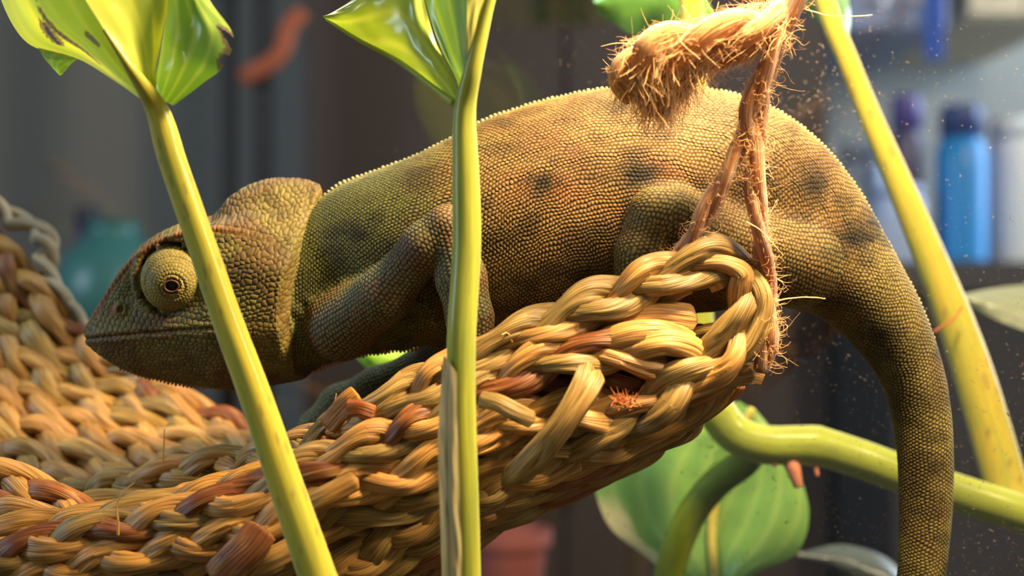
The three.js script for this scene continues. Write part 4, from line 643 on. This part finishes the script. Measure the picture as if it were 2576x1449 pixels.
// sheet between two edges (lists of [px, py, z]); bulge pushes its middle towards the viewer
function sheet(E1, E2, { nu = 70, nv = 36, bulge = 3, C, holes = [], ruffle = 0.22 } = {}) {
  const a = path(E1), b = path(E2), A = a.getSpacedPoints(nu), B = b.getSpacedPoints(nu);
  const P = (i, j) => { const t = j / nv, p = A[i].clone().lerp(B[i], t), w = Math.sin(Math.PI * t) * Math.min(1, (i / nu) * 5); p.z += bulge * w + ruffle * n2(i / nu * 5 + E1[0][0], t * 2.5) * Math.min(1, i / nu * 4); return p; };
  const inHole = (i, j, grow = 0) => { for (const [u, v, ru, rv, rot] of holes) { const x = i / nu - u, y = j / nv - v, c = Math.cos(rot), s = Math.sin(rot), X = (x * c + y * s) / (ru + grow), Y = (-x * s + y * c) / (rv + grow); if (X * X + Y * Y < 1 + 0.35 * n2(i * 0.4, j * 0.4)) return true; } return false; };
  return gridGeo(nu, nv, (i, j) => { const p = P(i, j); return [p.x, p.y, p.z]; }, { C: (i, j) => inHole(i, j, 0.022) ? mixc(G.brown, C(i / nu, j / nv), 0.15) : C(i / nu, j / nv), uv: (i, j) => { const p = A[i].distanceTo(B[i]) / 1000; return [i / nu * a.getLength() / 1000 * 8, j / nv * p * 8]; }, skip: holes.length ? (i, j) => inHole(i + 0.5, j + 0.5) : undefined });
}
const veins = (base, vein, n, sharp = 8) => (u, v) => { const k = Math.abs(Math.sin((v * n + u * 2.2) * Math.PI)) ** sharp, m = 0.5 + 0.5 * n2(u * 4 + n, v * 4); return mixc(mixc(base, mul(base, 0.8), m * 0.3), vein, k * 0.5); };
const stemCol = (a, b, freckle = 0.0) => (t, ang, s) => { const m = 0.5 + 0.5 * n3(Math.cos(ang) * 1.5, Math.sin(ang) * 1.5, s * 0.035); let c = mixc(a, b, m); if (freckle && n3(Math.cos(ang) * 3, Math.sin(ang) * 3, s * 0.12) > 0.72) c = mixc(c, G.brown, freckle); return c; };
{ // left foreground leaf stalk
  const p = thing('leaf_stalk', 'thick yellow green leaf stalk crossing in front of the chameleon head', 'plant', V(-25, BOT + 40, 58));
  const L = curve([at(262, 75, 54.5), at(318, 160, 52.5), at(362, 222, 49.5), at(394, 275, 47), at(432, 400, 47), at(470, 510, 48), at(505, 610, 49), at(573, 810, 51), at(645, 1005, 53), at(720, 1225, 55), at(798, 1449, 57), at(870, 1660, 58), V(-33, -170, 58), V(-26, -265, 58)]).getPoints(200);
  part('stalk', sweep(L, 30, (i, t, a) => { const r = lerp(lerp(0.5, 3.0, smooth(0, 0.085, t)), 4.75, smooth(0.06, 0.66, t)), flat = 1 - 0.10 * Math.max(0, Math.cos(a - 0.9)) ** 3; return [r * flat, r * 0.92 * flat]; }, { color: stemCol(G.yel, G.lime, 0.5) }), stemMat({}), p);
  const lm = leafMat('#ffffff');
  const Mr = [[388, 262, 47], [345, 205, 50], [285, 110, 53], [215, 0, 55], [150, -110, 55], [80, -280, 50], [40, -390, 44]];
  part('leaf_blade', sheet(Mr, [[372, 262, 46], [290, 205, 44], [205, 152, 40], [60, 100, 34], [-30, -110, 30], [-40, -250, 32], [40, -390, 44]], { bulge: 3.5, C: veins(lin('#a6b418'), lin('#c8c42c'), 4), holes: [[0.345, 0.7, 0.014, 0.1, 0.4], [0.30, 0.62, 0.009, 0.16, 0.9], [0.25, 0.3, 0.013, 0.04, 0]], nu: 170, nv: 60 }), lm, p, { label: 'underside of the torn leaf half' });
  part('leaf_blade', sheet([[95, 120, 37.5], [110, 145, 37.6], [130, 168, 38], [152, 192, 38]], [[200, 145, 39.5], [190, 152, 39.5], [175, 165, 39], [156, 188, 38]], { bulge: 0.4, ruffle: 0.1, nu: 14, nv: 10, C: veins(lin('#7f9f1a'), lin('#b8c030'), 3) }), lm, p);
  part('leaf_blade', sheet(Mr, [[400, 258, 46.5], [392, 190, 49], [408, 90, 50], [424, 0, 50], [430, -110, 50], [330, -280, 48], [40, -390, 44]], { bulge: -2.5, C: veins(lin('#98a414'), lin('#bcb828'), 4) }), lm, p);
  part('leaf_blade', sheet([[384, 238, 43], [398, 160, 44], [412, 80, 44], [424, 10, 43], [432, -60, 42], [420, -200, 40], [330, -340, 38]], [[436, 266, 46], [512, 208, 50], [556, 172, 52], [588, 100, 52], [520, -20, 46], [520, -150, 44], [440, -270, 41], [330, -340, 38]], { bulge: 2.2, ruffle: 0.3, C: veins(lin('#6f9618'), lin('#a8b83a'), 4), holes: [[0.275, 1.0, 0.018, 0.2, 0.2], [0.225, 1.0, 0.015, 0.1, 0]], nu: 180, nv: 50 }), leafMat('#ffffff', 0.9, 1, 0.14, 0.35), p, { label: 'glossy upper side of the leaf half' });
}
{ // an unseen leaf above the view, placed to keep the lamp off the far wall of the hammock
  const p = thing('unseen_shade_leaf', 'broad green leaf out of view that shades the far left of the hammock', 'leaf', V(-20, 96, 0));
  const rb = [V(14, 92, 6), V(-8, 98, 1), V(-34, 98, -5), V(-66, 92, -11)], half = (o) => { const a = curve(rb), b = curve([V(14, 92, 6), V(-2, 95, 1 + o * 22), V(-34, 94, -5 + o * 26), V(-66, 92, -11)]), A = a.getSpacedPoints(40), B = b.getSpacedPoints(40), f = veins(lin('#6f9018'), lin('#93a82c'), 4); return gridGeo(40, 20, (i, j) => { const q = A[i].clone().lerp(B[i], j / 20); return [q.x, q.y + 2 * Math.sin(Math.PI * j / 20), q.z]; }, { C: (i, j) => f(i / 40, j / 20), uv: (i, j) => [i / 40 * 0.6, j / 20 * 0.3] }); };
  const lm = leafMat('#ffffff', 0.9, 1, 0.2, 0.25); part('leaf_blade', half(1), lm, p); part('leaf_blade', half(-1), lm, p);
  part('midrib', tube(curve([V(28, 94, 6), ...rb]).getPoints(40), (t) => lerp(1.6, 0.5, t), 10, { color: stemCol(G.yel, G.lime) }), stemMat({}), p);
  part('stalk', tube(curve([V(28, 94, 6), V(30, 105, -6), V(24, 135, -26), V(18, 166, -36)]).getPoints(40), 1.8, 12, { color: stemCol(G.yel, G.lime) }), stemMat({}), p);
}
{ // middle foreground leaf stalk with its papery sheath
  const p = thing('leaf_stalk', 'upright green leaf stalk with a papery sheath before the hammock', 'plant', V(-12, BOT + 40, 55));
  const L = curve([at(1292, -230, 51.8), at(1276, -110, 52.2), at(1236, -10, 52.6), at(1208, 95, 52.6), at(1188, 180, 52.2), at(1170, 275, 50.5), at(1172, 450, 51), at(1174, 620, 52), at(1161, 850, 54), at(1160, 1000, 54.5), at(1166, 1200, 55), at(1173, 1449, 55), at(1176, 1700, 55), V(-10, -180, 55), V(-12, -265, 55)]).getPoints(200);
  part('stalk', sweep(L, 28, (i, t, a) => { const r = lerp(0.7, 3.05, smooth(0, 0.2, t)); return [r * (1 - 0.07 * Math.max(0, Math.cos(a - 2)) ** 4), r * 0.95]; }, { color: stemCol(lin('#7d8c08'), lin('#a8a808'), 0) }), stemMat({}), p);
  part('sheath', sheet([[1116, 893, 56.5], [1108, 990, 57], [1102, 1100, 57.5], [1106, 1270, 58], [1112, 1460, 58], [1120, 1700, 58]], [[1150, 938, 58], [1150, 1000, 59], [1152, 1100, 59.3], [1158, 1270, 59.5], [1165, 1460, 59.5], [1175, 1700, 59.5]], { bulge: 1.0, ruffle: 0.3, nu: 60, nv: 18, C: (u, v) => { const k = n2(v * 22, u * 3), d = Math.abs(v - 0.42) < 0.04 ? 0.6 : 1; return mixc(lin('#857a48'), lin('#a3986a'), 0.5 + 0.5 * k).map(x => x * d); } }), leafMat('#ffffff', 0.85, 0.2, 0.4, 0.35), p, { label: 'thin papery tan sheath' });
  const lm = leafMat('#ffffff', 0.9, 1, 0.18, 0.4);
  part('leaf_blade', sheet([[1138, 262, 49], [1090, 218, 45.6], [1000, 152, 39.6], [900, 98, 33], [815, 45, 27]], [[1160, 240, 50], [1138, 185, 48.5], [1098, 110, 45], [1066, 0, 42], [1040, -95, 40], [965, -75, 35.5], [892, -5, 31.5], [815, 45, 27]], { bulge: 2.0, ruffle: 0.25, C: veins(lin('#8ea41c'), lin('#b9bf3e'), 3) }), lm, p, { label: 'glossy leaf half that points left' });
  part('leaf_margin', tube(path([[1140, 258, 49.5], [1090, 219, 46.1], [1000, 153, 40.1], [900, 99, 33.5], [822, 49, 27.6]]).getPoints(40), (t) => 0.75 * (1 - 0.5 * t), 8, { color: () => lin('#a9bd22') }), stemMat({}), p);
  part('leaf_blade', sheet([[1160, 250, 49], [1148, 200, 48], [1108, 120, 46], [1068, 0, 44], [1040, -100, 44], [1075, -260, 48], [1190, -390, 52]], [[1182, 250, 51], [1176, 180, 53], [1174, 90, 54], [1176, 0, 55], [1178, -100, 55], [1184, -260, 54], [1190, -390, 52]], { bulge: -1.5, C: veins(lin('#5f8212'), lin('#8ba322'), 3) }), lm, p);
  part('leaf_blade', sheet([[1182, 250, 51], [1176, 180, 53], [1174, 90, 54], [1176, 0, 55], [1178, -100, 55], [1184, -260, 54], [1190, -390, 52]], [[1196, 252, 50], [1202, 170, 51], [1220, 85, 51], [1246, 0, 51], [1290, -100, 51], [1290, -260, 51], [1190, -390, 52]], { bulge: 0.8, C: veins(lin('#a3a032'), lin('#c9b75a'), 2) }), lm, p);
}
{ // plants outside, behind the spotted pane
  const stalk = (list, r, cols, name, parent, fr = 0, o = {}) => part(name, tube(path(list).getPoints(90), r, 22, { color: stemCol(cols[0], cols[1], fr) }), stemMat(o), parent);
  const v = thing('vine', 'green vine with a long yellow leaf stalk passing behind the tail', 'plant', at(2200, 1180, -56));
  const VP = [[1742, 700, -62], [1752, 850, -62], [1775, 960, -60], [1800, 1030, -58], [1850, 1092, -57], [1920, 1118, -56], [2050, 1122, -56], [2150, 1150, -56], [2260, 1190, -57], [2400, 1238, -58], [2500, 1270, -58], [2700, 1335, -60], [2900, 1420, -62], [3300, 1600, -66], [3700, 1800, -70]];
  stalk(VP, (t) => 5.8 + 0.4 * Math.exp(-(((t - 0.25) / 0.008) ** 2)), [lin('#93a01a'), lin('#7f8a20')], 'stalk', v);
  part('scar', sweep(path([[2070, 1120, -51.2], [2100, 1128, -51], [2140, 1142, -51.4]]).getPoints(12), 10, (i, t) => [0.9 * Math.sin(Math.PI * (0.08 + t * 0.84)), 0.4], {}), std({ color: new THREE.Color('#6b4322'), roughness: 0.8 }), v);
  for (const [x, y, x2, y2, r] of [[1945, 1150, 1950, 1172, 1.3], [1990, 1160, 2008, 1222, 2.6], [2050, 1160, 2056, 1196, 1.1]]) part('aerial_root', tube([at(x, y, -54), at((x + x2) / 2, (y + y2) / 2, -53), at(x2, y2, -53)], (t) => r * (1 - 0.45 * t), 12), std({ color: new THREE.Color('#a5694a'), roughness: 0.7 }), v);
  const vs = [[1738, -130, -64], [1738, 0, -64], [1745, 100, -64], [1748, 215, -64], [1745, 400, -64], [1742, 700, -62]]; stalk(vs, 3.6, [G.yel, G.yel], 'stalk', v);
  const d = thing('shoot', 'plain green shoot bending down in front of the round leaf', 'plant', at(1650, 1700, -74));
  stalk([[1905, 1120, -60], [1868, 1165, -64], [1805, 1212, -67], [1745, 1285, -70], [1705, 1370, -72], [1680, 1460, -74], [1665, 1560, -75], [1660, 1760, -76]], 4.6, [lin('#6a7a1c'), lin('#5c6c1a')], 'stalk', d, 0, { clearcoat: 0.12, clearcoatRoughness: 0.5, specularIntensity: 0.3, transmission: 0.05 });
  const lf = thing('round_leaf', 'large round green leaf blurred behind the bending shoot', 'leaf', at(1800, 1500, -92));
  const big = leafMat('#ffffff', 0.9, 1, 0.25, 0.2), rib = [[1890, 1030, -88], [1850, 1130, -90], [1800, 1260, -92], [1790, 1360, -92], [1802, 1470, -90], [1815, 1560, -88]];
  part('leaf_blade', sheet(rib, [[1860, 1010, -90], [1640, 1060, -104], [1500, 1180, -106], [1530, 1320, -102], [1640, 1412, -96], [1800, 1570, -90]], { bulge: 3, C: (u, v) => { const b = veins(lin('#5f8a34'), lin('#84a048'), 4)(u, v), e = smooth(0.72, 0.82, v + 0.04 * n2(u * 14, v * 6)) * smooth(0.5, 0.6, u) * smooth(0.86, 0.78, u); return mixc(b, lin('#c9bd86'), e * 0.9); } }), big, lf);
  part('leaf_blade', sheet(rib, [[1900, 1030, -88], [1985, 1140, -84], [2035, 1290, -82], [2005, 1390, -82], [1890, 1452, -84], [1830, 1570, -87]], { bulge: 3, C: veins(lin('#5f8a34'), lin('#84a048'), 4) }), big, lf);
  part('midrib', tube(path(rib.map(([a, b, c]) => [a, b, c + 2.2])).getPoints(30), (t) => 1.4, 10, { color: stemCol(G.pale, G.yel) }), stemMat({}), lf);
  const rs = v;
  stalk([[2060, -40, -76], [2098, 70, -76], [2128, 140, -76], [2182, 275, -76], [2240, 410, -75], [2320, 600, -74], [2400, 800, -73], [2452, 950, -72], [2502, 1120, -70], [2540, 1255, -66], [2552, 1300, -63]], (t) => lerp(3.2, 6.4, smooth(0.1, 0.9, t)), [lin('#a89408'), lin('#8e9010')], 'leaf_stalk', rs, 0.5);
  part('stray_thread', tube(path([[2350, 835, -64], [2400, 800, -62], [2420, 772, -62]]).getPoints(10), 0.35, 6), std({ color: new THREE.Color('#8a4a22') }), rs);
  const leafy = (name, label, E1, E2, c, z) => { const t = thing(name, label, 'leaf', at(E1[0][0], E1[0][1], E1[0][2])); part('leaf_blade', sheet(E1, E2, { bulge: 4, nu: 40, nv: 24, C: veins(lin(c), mul(lin(c), 1.4), 4) }), big, t); return t; };
  leafy('dark_leaf', 'dark green leaf behind the top of the twine', [[2125, 130, -80], [2060, 60, -82], [2000, -20, -84], [1990, -120, -86]], [[2128, 132, -80], [2140, 60, -84], [2130, -20, -90], [2080, -120, -94]], '#2f5a18');
  leafy('dark_leaf', 'dark green leaf behind the knot at the top', [[1800, 60, -86], [1700, 95, -90], [1600, 90, -94], [1500, 30, -98]], [[1800, 40, -86], [1740, -60, -88], [1620, -120, -90], [1490, 0, -98]], '#3f7014');
  leafy('grey_leaf', 'grey green leaf edge at the right border', [[2410, 745, -130], [2480, 790, -128], [2560, 825, -125], [2700, 860, -120]], [[2412, 742, -130], [2500, 725, -138], [2600, 715, -140], [2720, 720, -140]], '#5c644a');
  leafy('bright_leaf', 'bright green leaf glimpsed between throat and far foreleg', [[860, 860, -62], [900, 905, -62], [935, 935, -62], [1010, 960, -62]], [[880, 840, -64], [960, 850, -66], [1040, 858, -66], [1080, 880, -64]], '#7fb32c');
  leafy('bright_leaf', 'teal green leaf low at the right behind the tail', [[2000, 1400, -120], [2120, 1440, -118], [2240, 1480, -116], [2330, 1560, -116]], [[2010, 1390, -120], [2120, 1370, -124], [2240, 1410, -126], [2340, 1540, -120]], '#1c2c26');
  const pot = thing('clay_pot', 'reddish clay pot blurred below the hammock', 'pot', at(1290, 1460, -420));
  const pst = thing('plant_stand', 'dark plant stand under the clay pot', 'stand', V(0, -1050, -420)); { const q = at(1285, 1400, -420), dk = std({ color: '#2a2420', roughness: 0.6 }); part('stand_top', boxGeo(q.x - 60, q.x + 60, q.y - 58, q.y - 40, q.z - 60, q.z + 60), dk, pst); for (const [a, b] of [[-50, -50], [-50, 50], [50, -50], [50, 50]]) part('leg', boxGeo(q.x + a - 8, q.x + a + 8, -1050, q.y - 58, q.z + b - 8, q.z + b + 8), dk, pst); }
  const pc = at(1285, 1400, -420), lg = new THREE.LatheGeometry([[0.1, -40], [16, -40], [21, 6], [24, 7], [24, 16], [21, 16], [19, 2], [0.1, 2]].map(([r, h]) => new THREE.Vector2(r, h)), 32); lg.translate(pc.x, pc.y, pc.z); part('pot_body', lg, std({ color: new THREE.Color('#6a342a'), roughness: 0.8 }), pot);
}
renderer.render(scene, camera);
